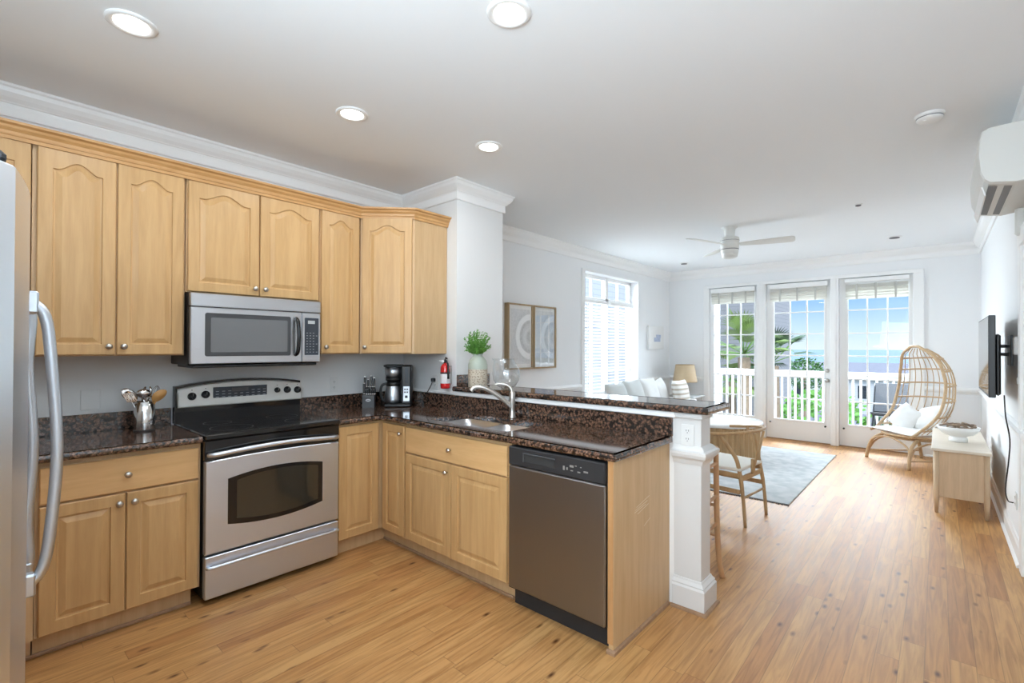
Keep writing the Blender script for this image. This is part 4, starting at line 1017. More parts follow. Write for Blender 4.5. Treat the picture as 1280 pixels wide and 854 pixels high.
for ang in (10, 130, 250):
    a = R(ang); dU = Vector((math.cos(a), math.sin(a), 0)); dN = Vector((-math.sin(a), math.cos(a), 0))
    def T(u, v, w, dU=dU, dN=dN): return tuple(Vector((fx_, fy_, H-.20))+dU*u+dN*(v*math.cos(R(12)))+Vector((0, 0, w-v*math.sin(R(12)))))
    m = MB(T); out = []
    for k in range(9): t = k/8; out.append((.10+.50*t, .038+.034*math.sin(t*PI*.55)))
    pts = out+[(.615, .06), (.625, .03), (.625, -.03), (.615, -.06)]+[(u, -v) for u, v in out[::-1]]
    m.loops([[(u, v, 0) for u, v in pts], [(u, v, .007) for u, v in pts]]); m.build('blade', M['offwhite'], root)

# ------------------------------------------------------------------ air conditioner
root = thing('air_conditioner', (3.88, 1.4, 2.26), 'white wall-mounted split air conditioner at the right edge', 'air conditioner')
ay0, ay1 = .95, 1.80
sec = [(4.0, 2.565), (3.80, 2.56), (3.772, 2.545), (3.762, 2.50), (3.758, 2.42), (3.766, 2.33), (3.782, 2.285), (3.80, 2.268), (3.90, 2.25), (4.0, 2.265)]
def acl(y, s=1.0, dx=0): 
    c = (3.90, 2.41); return [(c[0]+(x-c[0])*s if x < 3.99 else x, y, c[1]+(z-c[1])*s) for x, z in sec]
m = MB(); m.loops([acl(ay0+.012, .97), acl(ay0+.02, 1), acl(ay1-.02, 1), acl(ay1-.012, .97)], True, True, 0, False); m.build('casing', M['offwhite'], root)
m = MB(); m.loops([acl(ay0, .965), acl(ay0+.006, .985), acl(ay0+.012, .985)]); m.build('end_cap', M['offwhite'], root)
m = MB(); m.loops([acl(ay1-.012, .985), acl(ay1-.006, .985), acl(ay1, .965)]); m.build('end_cap', M['offwhite'], root)
m = MB(); m.add([(3.772, ay0+.05, 2.262), (3.775, ay1-.06, 2.262), (3.79, ay1-.06, 2.215), (3.785, ay0+.05, 2.215), (3.778, ay0+.05, 2.264), (3.781, ay1-.06, 2.264), (3.796, ay1-.06, 2.215), (3.791, ay0+.05, 2.215)], [(0, 1, 2, 3), (4, 5, 6, 7), (0, 1, 5, 4), (1, 2, 6, 5), (2, 3, 7, 6), (3, 0, 4, 7)]); m.build('air_flap', M['white'], root)
m = MB(); m.add([(3.800, ay0+.06, 2.2645), (3.800, ay1-.07, 2.2645), (3.835, ay1-.07, 2.2575), (3.835, ay0+.06, 2.2575)], [(0, 1, 2, 3)]); m.build('outlet_slot', M['greyplastic'], root)
m = MB(); m.add([(3.86, ay0+.06, 2.2555), (3.86, ay1-.07, 2.2555), (3.89, ay1-.07, 2.2500), (3.89, ay0+.06, 2.2500)], [(0, 1, 2, 3)]); m.build('intake_slot', M['greyplastic'], root)
m = MB(); m.box(3.955, 3.999, ay1-.14, ay1-.08, 2.10, 2.268, .01); m.build('pipe_cover', M['offwhite'], root)

# ------------------------------------------------------------------ television on wall arm
root = thing('television', (3.88, 2.43, 1.07), 'black flat television on a wall arm seen nearly edge-on', 'television')
tv = [(3.852, 1.925, 0), (3.848, 2.935, 0)]
m = MB(); m.box(3.850, 3.885, 1.925, 2.935, 1.075, 1.625, .004); m.box(3.885, 3.915, 2.00, 2.86, 1.085, 1.50, .012); m.build('cabinet', M['black'], root)
m = MB(); m.box(3.8492, 3.8502, 1.935, 2.925, 1.095, 1.615); m.build('screen', M['tvscreen'], root)
m = MB(); m.box(3.985, 3.999, 2.32, 2.54, 1.28, 1.50, .003); m.box(3.91, 3.925, 2.33, 2.53, 1.30, 1.48, .003); m.tube([(3.925, 2.43, 1.42), (3.955, 2.36, 1.42), (3.985, 2.43, 1.42)], .012, 8); m.tube([(3.925, 2.43, 1.36), (3.955, 2.50, 1.36), (3.985, 2.43, 1.36)], .012, 8); m.build('wall_arm', M['darkgrey'], root)
m = MB(); m.tube(smooth_path([(3.93, 2.02, 1.09), (3.935, 2.00, .95), (3.955, 2.02, .80), (3.952, 2.05, .65), (3.94, 2.10, .45), (3.955, 2.16, .36), (3.975, 2.18, .345), (3.985, 2.18, .345)], 5), .004, 6); m.build('power_cord', M['black'], root)
outlet(frame((3.9995, 2.18, .36), (0, -1, 0), (-1, 0, 0)), 'white outlet low on the right wall behind the television cord', group=None)
outlet(frame((3.9995, 2.01, 1.19), (0, -1, 0), (-1, 0, 0)), 'small white switch plate on the right wall near the picture edge', kind='switch', name='light_switch', group=None)
m = MB(); m.box(3.972, 3.9995, 1.975, 2.045, 1.36, 1.48, .006); tag(m.build('thermostat', M['outlet']), 'small pale thermostat on the right wall above the switch', 'thermostat')
for k, yy in enumerate((2.52, 2.36)):
    pass

# ------------------------------------------------------------------ television stand, bowl
root = thing('media_console', (3.74, 3.55, 0), 'low whitewashed oak console table against the right wall', 'console table')
sx0, sx1, sy0, sy1 = 3.565, 3.915, 2.90, 4.25
m = MB(); m.box(sx0-.012, sx1+.01, sy0-.012, sy1+.012, .528, .552, .004); m.build('top', M['oaktop'], root)
m = MB(); m.box(sx0+.03, sx1-.03, sy0+.012, sy1-.012, .14, .528, .002); m.build('cabinet', M['oakpale'], root)
for a, b in ((sx0, sy0), (sx1-.04, sy0), (sx0, sy1-.04), (sx1-.04, sy1-.04)):
    m = MB(); n = 12
    m.loops([[(a+.02+r_*math.cos(2*PI*k/n), b+.02+r_*math.sin(2*PI*k/n), z) for k in range(n)] for r_, z in ((.012, 0), (.020, .14), (.021, .528))], True, True, 0, True); m.build('leg', M['oakpale'], root)
for a in (3.27, 3.60, 3.93): pass
for a, b in ((2.93, 3.36), (3.37, 3.79), (3.80, 4.22)):
    m = MB(); m.box(sx0+.018, sx0+.031, a, b, .155, .515, .003); d_ = m.build('door', M['oakpale'], root)
bx0, by0 = 3.735, 3.42
root = thing('pedestal_bowl', (bx0, by0, .552), 'matte white footed bowl on the console table', 'bowl')
m = MB(); m.lathe([(.066, .5525), (.066, .585), (.056, .594), (.062, .604), (.105, .620), (.138, .656), (.150, .690), (.144, .690), (.130, .658), (.10, .632), (.0, .622)], (bx0, by0, 0), 36); m.build('bowl', M['ceramic'], root)
root = thing('driftwood_garland', (bx0, by0, .70), 'heap of brown driftwood rings filling the white footed bowl', 'decor')
rnd = random.Random(5)
for k in range(9):
    a = 2*PI*k/9; q = .02+.085*rnd.random(); c = Vector((bx0+q*math.cos(a), by0+q*math.sin(a), .695+.018*rnd.random())); rr = rnd.uniform(.030, .045)
    t1 = Vector((rnd.uniform(-.4, .4), rnd.uniform(-.4, .4), 1)).normalized(); e1 = t1.orthogonal().normalized(); e2 = t1.cross(e1)
    pts = [tuple(c+(e1*math.cos(2*PI*j/14)*rr*1.3+e2*math.sin(2*PI*j/14)*rr)) for j in range(14)]
    m = MB(); m.tube(pts, .0075, 7, closed=True); m.build('ring', M['driftwood'], root)

# ------------------------------------------------------------------ rug, coffee table
m = MB(); m.box(.88, 2.60, 2.26, 4.88, .0005, .012, .004); 
def rugmat():
    mm, nt, b = node_mat('pale_woven_rug'); tc = nt.nodes.new('ShaderNodeTexCoord'); n = nt.nodes.new('ShaderNodeTexNoise'); n.inputs['Scale'].default_value = 9; n.inputs['Detail'].default_value = 8
    nt.links.new(tc.outputs['Object'], n.inputs['Vector']); r = nt.nodes.new('ShaderNodeValToRGB'); r.color_ramp.elements[0].position = .35; r.color_ramp.elements[0].color = (.36, .38, .39, 1); r.color_ramp.elements[1].position = .62; r.color_ramp.elements[1].color = (.48, .49, .49, 1)
    nt.links.new(n.outputs['Fac'], r.inputs[0]); nt.links.new(r.outputs[0], b.inputs['Base Color']); b.inputs['Roughness'].default_value = 1; return mm
root = thing('area_rug', (1.6, 3.57, 0), 'pale grey woven rug with dark fringed ends on the pine floor', 'rug')
m.build('pile', rugmat(), root)
m = MB(); rnd = random.Random(2)
for yy, s_ in ((2.26, -1), (4.88, 1)):
    x = .89
    while x < 2.6:
        l = rnd.uniform(.02, .035); m.tube([(x, yy, .007), (x+rnd.uniform(-.006, .006), yy+s_*l, .004)], .0042, 4); x += .014
f_ = m.build('fringe', plain('dark_fringe', (.14, .14, .15), .9), root); f_['kind'] = 'stuff'
tx, ty, tr = 1.42, 3.95, .50
root = thing('coffee_table', (tx, ty, .012), 'round white-topped coffee table with a fluted oak drum base', 'coffee table')
m = MB(); m.lathe([(tr+.02, .42), (tr+.035, .428), (tr+.035, .455), (tr+.028, .462), (.0, .462)], (tx, ty, 0), 64); m.build('top', plain('white_tabletop', (.82, .82, .81), .15), root)
m = MB(); n = 44; L = []
for z in (.0125, .42):
    l = []
    for k in range(n):
        for j in range(4):
            a = 2*PI*(k+j/4)/n; q = tr-.012*abs(math.cos(PI*j/4)) if j else tr-.02; l.append((tx+q*math.cos(a), ty+q*math.sin(a), z))
    L.append(l)
m.loops(L); m.build('fluted_drum', M['oak'], root)

# ------------------------------------------------------------------ wishbone chair (faces -x)
def wishbone(loc, rz, label):
    root = thing('wishbone_chair', (0, 0, 0), label, 'chair')
    # local: +x is the back of the chair
    sw, sd = .225, .20
    for s_ in (-1, 1):
        m = MB(); m.tube(smooth_path([(-.215, s_*.235, 0), (-.205, s_*.230, .25), (-.195, s_*.225, .46)], 4), [.012, .013, .014, .015, .016, .017, .018, .019, .019], 10); m.build('leg', M['oak'], root)
        m = MB(); m.tube(smooth_path([(.225, s_*.215, 0), (.205, s_*.212, .25), (.175, s_*.205, .43), (.150, s_*.215, .53), (.095, s_*.250, .63), (.045, s_*.275, .705)], 4), [.012]+[.0135]*4+[.016]*8+[.0155]*4+[.013]*4, 10); m.build('leg', M['oak'], root)
        m = MB(); m.box(-.19, .18, s_*.215-.010, s_*.215+.010, .375, .410, .004); m.build('side_rail', M['oak'], root)
        m = MB(); m.box(-.20, .19, s_*.220-.008, s_*.220+.008, .25, .285, .004) if s_ else None; m.build('stretcher', M['oak'], root)
    m = MB(); m.box(-.215, -.19, -.21, .21, .385, .415, .004); m.build('front_rail', M['oak'], root)
    m = MB(); m.box(.175, .195, -.195, .195, .345, .385, .004); m.build('back_rail', M['oak'], root)
    m = MB(); m.tube([(.205, -.20, .22), (.205, .20, .22)], .009, 8); m.build('stretcher', M['oak'], root)
    # woven seat
    m = MB(); m.loops([[(-.235, -.255, z), (-.235, .255, z), (.185, .215, z), (.185, -.215, z)] if i in (0, 3) else [(-.245, -.262, z), (-.245, .262, z), (.19, .222, z), (.19, -.222, z)] for i, z in enumerate((.425, .432, .446, .452))]); st = m.build('seat', M['cord'], root)
    m = MB()
    for s_ in (-1, 1): m.add([(-.24, s_*.258, .4528), (-.022, 0, .4500), (-.022, 0, .4495), (-.24, s_*.250, .4522)], [(0, 1, 2, 3)]); m.add([(.187, s_*.22, .4528), (-.022, 0, .4500), (-.022, 0, .4495), (.187, s_*.212, .4522)], [(0, 1, 2, 3)])
    m.build('weave_seam', plain('seam_shadow', (.50, .49, .44), .9), st)
    # horseshoe rail
    pts = []
    for k in range(17):
        a = R(-105+210*k/16); pts.append((.06+.20*math.cos(a)*1.0-(.0 if abs(a) < PI/2 else .0), .285*math.sin(a), .715+.025*math.cos(a)))
    pts = [(-.10, -.262, .700)]+pts+[(-.10, .262, .700)]
    m = MB(); m.tube(smooth_path(pts, 3), .0155, 10, flat=.8); m.build('top_rail', M['oak'], root)
    m = MB()
    m.tube(smooth_path([(.195, 0, .40), (.225, 0, .50), (.240, -.03, .58), (.250, -.085, .72)], 4), .010, 8); m.tube(smooth_path([(.195, 0, .40), (.225, 0, .50), (.240, .03, .58), (.250, .085, .72)], 4), .010, 8)
    m.box(.190, .212, -.022, .022, .38, .50, .004)
    m.build('wishbone_splat', M['oak'], root)
    root.location = loc; root.rotation_euler.z = rz; return root
wishbone((2.265, 1.68, 0), R(-6), 'light oak wishbone chair with a woven cord seat beyond the bar post')

# bar stool
root = thing('bar_stool', (2.40, .36, 0), 'warm wooden backless bar stool tucked under the bar behind the post', 'stool')
for a, fx2 in ((2.585, 1), (2.225, -1)):
    for b, fy2 in ((.455, 1), (.185, -1)):
        m = MB(); sp_ = .018 if fy2 > 0 else -.0
        m.tube(smooth_path([(a+fx2*.022, b+sp_*1.6, 0), (a+fx2*.008, b+sp_*.5, .12), (a, b, .30), (a-fx2*.004, b-.003, .55), (a-fx2*.006, b-.004, .765)], 4), [.0165]*17, 8); m.build('leg', M['pinestool'], root)
for z in (.33, .50, .70):
    for a in (2.583, 2.227): m = MB(); m.tube([(a, .19, z-.005), (a, .45, z)], .010, 8); m.build('rung', M['pinestool'], root)
for z in (.26, .44):
    for b in (.19, .452): m = MB(); m.tube([(2.23, b, z), (2.58, b, z)], .010, 8); m.build('rung', M['pinestool'], root)
m = MB(); m.box(2.205, 2.595, .17, .475, .765, .80, .012); m.build('seat', M['pinestool'], root)

# ------------------------------------------------------------------ rattan egg chair
fo = Vector((3.40, 5.06, 0)); fF = Vector((-.77, -.64, 0)).normalized(); fR = Vector((.64, -.77, 0)).normalized()
def E(r_, f_, z): return tuple(fo+fR*r_+fF*f_+Vector((0, 0, z)))
root = thing('rattan_chair', fo, 'high-backed rattan egg chair in front of the right glazed door', 'chair')
def interp(z, tab):
    for (a, va), (b, vb) in zip(tab, tab[1:]):
        if z <= b: t = (z-a)/(b-a) if b > a else 0; t = max(0, min(1, t)); return va+(vb-va)*t
    return tab[-1][1]
WT = [(.36, .30), (.5, .335), (.7, .355), (.95, .35), (1.1, .325), (1.22, .29), (1.32, .235), (1.39, .15), (1.42, .001)]
F0 = [(.36, .30), (.45, .20), (.55, .09), (.65, .02), (.8, -.035), (1.0, -.06), (1.2, -.045), (1.42, .02)]
BT_ = [(.36, .40), (.5, .34), (.8, .30), (1.1, .27), (1.3, .20), (1.42, .10)]
def shell(s_, z):
    return E(interp(z, WT)*math.sin(s_*PI/2), interp(z, F0)-interp(z, BT_)*math.cos(s_*PI/2), z)
zs = [.39, .44, .5, .57, .65, .75, .87, 1.0, 1.1, 1.2, 1.28, 1.35, 1.40]
hoop = [E(-.31, .33, .365)]+[E(-interp(z, WT), interp(z, F0), z) for z in zs]+[E(-.05, .02, 1.425), E(.05, .02, 1.425)]+[E(interp(z, WT), interp(z, F0), z) for z in zs[::-1]]+[E(.31, .33, .365)]
m = MB(); m.tube(smooth_path(hoop, 3), .017, 8); m.build('hoop_frame', M['rattan'], root)
for z in (.44, .60, .78, .96, 1.13, 1.27):
    m = MB(); m.tube([shell(-1+2*k/20, z+.02*math.cos((-1+2*k/20)*PI/2)) for k in range(21)], .010, 7); m.build('ring', M['rattan'], root)
for k in range(1, 16):
    s_ = -1+2*k/16; pts = []
    for j in range(15): z = .40+(1.40-.40)*j/14; pts.append(shell(s_, z))
    m = MB(); m.tube(pts, .0048, 5); m.build('spoke', M['rattan'], root)
# seat ring + legs
ring = [E(.33*math.sin(a), .02+.31*math.cos(a), .355) for a in [2*PI*k/24 for k in range(24)]]
m = MB(); m.tube(ring, .016, 8, closed=True); m.tube([E(.30*math.sin(a), .02+.28*math.cos(a), .325) for a in [2*PI*k/24 for k in range(24)]], .012, 8, closed=True); m.build('seat_frame', M['rattan'], root)
for s_ in (-1, 1):
    m = MB(); m.tube(smooth_path([E(s_*.345, .36, 0), E(s_*.335, .345, .12), E(s_*.31, .30, .25), E(s_*.26, .20, .325)], 4), .019, 8); m.build('leg', M['rattan'], root)
    m = MB(); m.tube(smooth_path([E(s_*.30, -.30, 0), E(s_*.29, -.27, .15), E(s_*.24, -.18, .33)], 4), .019, 8); m.build('leg', M['rattan'], root)
    m = MB(); m.tube(smooth_path([E(s_*.335, .34, .10), E(s_*.31, .25, .24), E(s_*.30, .02, .30), E(s_*.30, -.22, .24), E(s_*.295, -.285, .10)], 5), .011, 8); m.build('brace', M['rattan'], root)
    m = MB(); m.tube([E(s_*.335, .34, .10), E(s_*.295, -.28, .10)], .010, 8); m.build('stretcher', M['rattan'], root)
m = MB(); m.tube(smooth_path([E(-.335, .345, .10), E(-.28, .33, .25), E(0, .33, .325), E(.28, .33, .25), E(.335, .345, .10)], 5), .011, 8); m.build('brace', M['rattan'], root)
def cushion(T, w, h, th, n=14, puff=.5, wr=.0, seed=1):
    m = MB(T); rnd = random.Random(seed); L1 = []; vs = []; fs = []
    ph = [rnd.uniform(0, 6) for _ in range(4)]
    for side in (1, -1):
        for i in range(n+1):
            for j in range(n+1):
                a = -1+2*i/n; b = -1+2*j/n
                e = (max(0, 1-abs(a)**2.6)*max(0, 1-abs(b)**2.6))**puff
                pin = 1-.06*(1-abs(a))*(abs(b)**3)-.0
                pin2 = 1-.06*(1-abs(b))*(abs(a)**3)
                wv = 1+wr*math.sin(a*7+ph[0]+b*3)*math.sin(b*6+ph[1])
                vs.append((a*w/2*pin2, b*h/2*pin, side*th/2*e*wv))
    N = (n+1)**2
    for sd in (0, 1):
        for i in range(n):
            for j in range(n):
                q = [sd*N+i*(n+1)+j, sd*N+(i+1)*(n+1)+j, sd*N+(i+1)*(n+1)+j+1, sd*N+i*(n+1)+j+1]; fs.append(q)
    m.add(vs, fs, 0, True); return m
def flat_frame(c, U, V, Wv):
    c = Vector(c); U = Vector(U).normalized(); V = Vector(V).normalized(); Wv = Vector(Wv).normalized()
    return lambda u, v, w: tuple(c+U*u+V*v+Wv*w)
c = E(0, .04, .395)
m = cushion(flat_frame(c, fR, fF, (0, 0, 1)), .62, .60, .085, puff=.35, wr=.1)
tag(m.build('seat_cushion', M['fabricwhite']), 'flat white seat pad on the rattan egg chair', 'cushion')
tl = Vector((0, 0, 1))*.87-fF*.5
c = E(.12, -.06, .575); m = cushion(flat_frame(c, fR+Vector((0, 0, .25)), tl, tl.cross(fR)), .44, .32, .15, wr=.08, seed=4)
tag(m.build('throw_pillow', M['fabricwhite']), 'long white ribbed pillow leaning on the right of the rattan chair', 'pillow')
c = E(-.10, .05, .54); m = cushion(flat_frame(c, fR-Vector((0, 0, .45)), tl+fR*.45, tl.cross(fR)), .33, .31, .13, wr=.08, seed=6)
tag(m.build('throw_pillow', M['fabricwhite']), 'smaller white pillow tilted in front on the rattan chair seat', 'pillow')

# ------------------------------------------------------------------ sofa, pillows, side table, lamp
root = thing('sofa', (.55, 3.95, 0), 'white slipcovered sofa under the left window beyond the bar', 'sofa')
ux0, ux1, uy0, uy1 = .06, .84, 2.72, 4.98
m = MB(); m.box(ux0, ux1, uy0, uy1, .04, .30, .03); m.build('base', M['fabricwhite'], root)
m = MB(); m.box(ux0, ux0+.22, uy0, uy1, .28, .80, .05); m.build('backrest', M['fabricwhite'], root)
for a in (uy0, uy1-.18): m = MB(); m.box(ux0, ux1-.03, a, a+.18, .28, .60, .05); m.build('armrest', M['fabricwhite'], root)
for k in range(3):
    a = uy0+.18+k*(uy1-uy0-.36)/3; m = MB(); m.box(ux0+.20, ux1, a+.005, a+(uy1-uy0-.36)/3-.005, .30, .45, .04); m.build('seat_cushion', M['fabricwhite'], root)
for (a, b) in ((ux0+.06, uy0+.06), (ux1-.06, uy0+.06), (ux0+.06, uy1-.06), (ux1-.06, uy1-.06)): m = MB(); m.lathe([(.02, 0), (.028, .05)], (a, b, 0), 10); m.build('leg', M['oak'], root)
def sofa_pillow(y, z, w, mat, label, x=.40, tilt=.30, rot=0, seed=1, h=None):
    V = Vector((-tilt, 0, 1)).normalized(); U = Vector((0, 1, 0)); U = (U*math.cos(rot)+V*math.sin(rot)); V2 = (V*math.cos(rot)-Vector((0, 1, 0))*math.sin(rot))
    m = cushion(flat_frame((x, y, z), U, V2, U.cross(V2)), w, h or w, .17, wr=.05, seed=seed); tag(m.build('throw_pillow', mat), label, 'pillow')
sofa_pillow(3.15, .68, .50, M['fabricgrey'], 'pale grey pillow at the near end of the sofa, sagging', seed=1)
sofa_pillow(3.62, .70, .50, M['fabricgrey'], 'pale grey square pillow second from the near end of the sofa', seed=2)
sofa_pillow(4.10, .70, .50, M['fabricwhite'], 'white square pillow in the middle of the sofa', seed=3)
sofa_pillow(4.42, .70, .44, M['fabricwhite'], 'white crumpled pillow left of the striped pillow on the sofa', rot=.15, seed=5)
def stripes():
    mm, nt, b = node_mat('striped_fabric'); tc = nt.nodes.new('ShaderNodeTexCoord'); w_ = nt.nodes.new('ShaderNodeTexWave'); w_.bands_direction = 'Z'; w_.inputs['Scale'].default_value = 4.5
    nt.links.new(tc.outputs['Object'], w_.inputs['Vector']); r = nt.nodes.new('ShaderNodeValToRGB'); r.color_ramp.elements[0].position = .25; r.color_ramp.elements[0].color = (.50, .44, .36, 1); r.color_ramp.elements[1].position = .45; r.color_ramp.elements[1].color = (.78, .77, .74, 1)
    nt.links.new(w_.outputs['Fac'], r.inputs[0]); nt.links.new(r.outputs[0], b.inputs['Base Color']); b.inputs['Roughness'].default_value = .95; return mm
V = Vector((-.2, 0, 1)).normalized()
m = cushion(flat_frame((.60, 4.74, .69), (0, 1, 0), V, Vector((0, 1, 0)).cross(V)), .50, .42, .16, seed=8); tag(m.build('throw_pillow', stripes()), 'white pillow with beige stripes at the far end of the sofa', 'pillow')
root = thing('side_table', (.42, 5.34, 0), 'small pale side table in the far left corner', 'side table')
m = MB(); m.box(.20, .66, 5.10, 5.58, .585, .61, .005); m.build('top', M['fabricgrey'] if False else plain('grey_painted_wood', (.50, .51, .50), .5), root)
for a in (.23, .61):
    for b in (5.13, 5.53): m = MB(); m.box(a, a+.03, b, b+.03, 0, .585, .003); m.build('leg', M['offwhite'], root)
root = thing('table_lamp', (.42, 5.34, .61), 'table lamp with a woven straw shade in the far left corner', 'lamp')
m = MB(); m.lathe([(.07, .6105), (.07, .62), (.03, .635), (.05, .70), (.055, .75), (.03, .80), (.012, .82), (.008, .90)], (.42, 5.34, 0), 20); m.build('base', M['ceramic'], root)
m = MB(); m.lathe([(.195, .835), (.150, 1.115), (.147, 1.115), (.192, .835)], (.42, 5.34, 0), 32, cap0=False, cap1=False); sh = m.build('lamp_shade', M['wicker'], root)
m = MB(); m.lathe([(.196, .83), (.198, .84), (.194, .845)], (.42, 5.34, 0), 32, cap0=False, cap1=False); m.lathe([(.150, 1.108), (.153, 1.115), (.149, 1.12)], (.42, 5.34, 0), 32, cap0=False, cap1=False); m.build('shade_rim', M['brown'] if False else M['frame'], sh)

# ------------------------------------------------------------------ pictures
def sunburst():
    mm, nt, b = node_mat('grey_mandala_print'); tc = nt.nodes.new('ShaderNodeTexCoord'); mp = nt.nodes.new('ShaderNodeMapping'); mp.inputs['Location'].default_value = (-.028, -.40, -.371)
    nt.links.new(tc.outputs['Object'], mp.inputs[0]); ln = nt.nodes.new('ShaderNodeVectorMath'); ln.operation = 'LENGTH'; nt.links.new(mp.outputs[0], ln.inputs[0])
    r = nt.nodes.new('ShaderNodeValToRGB'); r.color_ramp.interpolation = 'LINEAR'; e = r.color_ramp.elements
    e[0].position = 0; e[0].color = (.62, .64, .66, 1); e[1].position = 1; e[1].color = (.72, .73, .74, 1)
    for p, cc in ((.05, .50), (.10, .70), (.15, .60), (.165, .52), (.19, .56), (.20, .84), (.255, .84), (.268, .60), (.33, .66)): k = e.new(p); k.color = (cc, cc*1.01, cc*1.02, 1)
    nt.links.new(ln.outputs['Value'], r.inputs[0])
    n = nt.nodes.new('ShaderNodeTexNoise'); n.inputs['Scale'].default_value = 45; nt.links.new(tc.outputs['Object'], n.inputs['Vector'])
    mx = nt.nodes.new('ShaderNodeMix'); mx.data_type = 'RGBA'; mx.blend_type = 'OVERLAY'; mx.inputs[0].default_value = .35; nt.links.new(r.outputs[0], mx.inputs[6]); nt.links.new(n.outputs['Fac'], mx.inputs[7])
    nt.links.new(mx.outputs[2], b.inputs['Base Color']); b.inputs['Roughness'].default_value = .6; return mm
for i, (a, b, lab) in enumerate(((1.335, 1.765, 'framed grey medallion print, left of the two pictures'), (1.785, 2.215, 'framed print reflecting a window, right of the two pictures'))):
    root = thing('framed_picture', (.0, a, 1.15), lab, 'picture', 'pair of tall framed prints')
    z0, z1 = 1.15, 1.892; d = .065; w_ = .018
    m = MB(); m.box(.001, d, a, a+w_, z0, z1, .002); m.box(.001, d, b-w_, b, z0, z1, .002); m.box(.001, d, a+w_, b-w_, z0, z0+w_, .002); m.box(.001, d, a+w_, b-w_, z1-w_, z1, .002); m.build('frame', M['frame'], root)
    m = MB(); m.box(.002, d-.018, a+w_, b-w_, z0+w_, z1-w_); m.build('mount', M['mat'], root)
    m = MB(); m.box(d-.0178, d-.0165, a+.055, b-.04 if i == 0 else b-.04, z0+.06, z1-.06); m.build('print', sunburst(), root)
    m = MB(); m.box(d-.012, d-.010, a+w_, b-w_, z0+w_, z1-w_); m.build('glazing', M['glass'] if i == 0 else glass_mat('picture_glass', (1, 1, 1), .10), root)
root = thing('framed_picture', (0, 5.08, 1.37), 'small pale canvas with a blue boat sketch near the far corner', 'picture')
m = MB(); m.box(.001, .04, 4.80, 5.36, 1.375, 1.765, .002); m.build('canvas', M['mat'], root)
m = MB(); m.box(.0402, .0408, 4.98, 5.22, 1.50, 1.57); m.box(.0402, .0408, 5.06, 5.24, 1.57, 1.62); m.build('painted_boat', plain('blue_paint', (.42, .48, .62), .8, var=.3, bscale=30), root)

# ------------------------------------------------------------------ balcony and outdoors
M['railwhite'] = plain('exterior_white', (.80, .80, .78), .5)
m = MB(); m.box(-.6, 4.6, YF+.2, 7.35, -.16, -.04); struct(m.build('balcony_floor', plain('balcony_deck', (.38, .37, .35), .7, var=.1, bscale=8)))
root = thing('balcony_railing', (2, 7.2, -.04), 'white wooden balcony railing with square balusters', 'railing')
m = MB(); m.box(-.5, 4.6, 7.14, 7.26, .945, 1.0, .006); m.box(-.5, 4.6, 7.18, 7.22, .88, .945, .003); m.build('top_rail', M['railwhite'], root)
m = MB(); m.box(-.5, 4.6, 7.18, 7.22, .06, .12, .003); m.build('bottom_rail', M['railwhite'], root)
x = -.45
while x < 4.6:
    m = MB(); m.box(x-.017, x+.017, 7.183, 7.217, .12, .88, .002); m.build('baluster', M['railwhite'], root); x += .1065
m = MB()
m.box(.14, .36, 7.03, 7.25, -.04, 3.2, .006); tag(m.build('balcony_column', M['railwhite']), 'white square balcony column left of the railing', 'column')
# outdoor lounge chair
root = thing('patio_chair', (3.10, 6.55, -.04), 'dark grey reclining patio chair on the balcony', 'chair')
m = MB()
for s_ in (2.86, 3.42): m.tube(smooth_path([(s_, 6.95, -.03), (s_, 6.75, .28), (s_, 6.45, .40), (s_, 6.15, .46)], 4), .014, 8); m.tube(smooth_path([(s_, 6.12, -.03), (s_, 6.35, .25), (s_, 6.6, .50), (s_, 6.85, .85)], 4), .014, 8)
for b, z in ((6.85, .85), (6.15, .46), (6.45, .40)): m.tube([(2.86, b, z), (3.42, b, z)], .012, 8)
m.build('frame', M['black'], root)
m = MB(); m.add([(2.87, 6.12, .44), (3.41, 6.12, .44), (3.41, 6.55, .40), (2.87, 6.55, .40), (2.87, 6.12, .47), (3.41, 6.12, .47), (3.41, 6.55, .43), (2.87, 6.55, .43)], [(0, 1, 2, 3), (4, 5, 6, 7), (0, 1, 5, 4), (1, 2, 6, 5), (2, 3, 7, 6), (3, 0, 4, 7)]); m.build('seat', M['darkgrey'], root)
m = MB(); m.add([(2.87, 6.55, .42), (3.41, 6.55, .42), (3.41, 6.86, .84), (2.87, 6.86, .84), (2.87, 6.51, .45), (3.41, 6.51, .45), (3.41, 6.82, .86), (2.87, 6.82, .86)], [(0, 1, 2, 3), (4, 5, 6, 7), (0, 1, 5, 4), (1, 2, 6, 5), (2, 3, 7, 6), (3, 0, 4, 7)]); m.build('backrest', plain('patio_sling', (.10, .105, .11), .7), root)

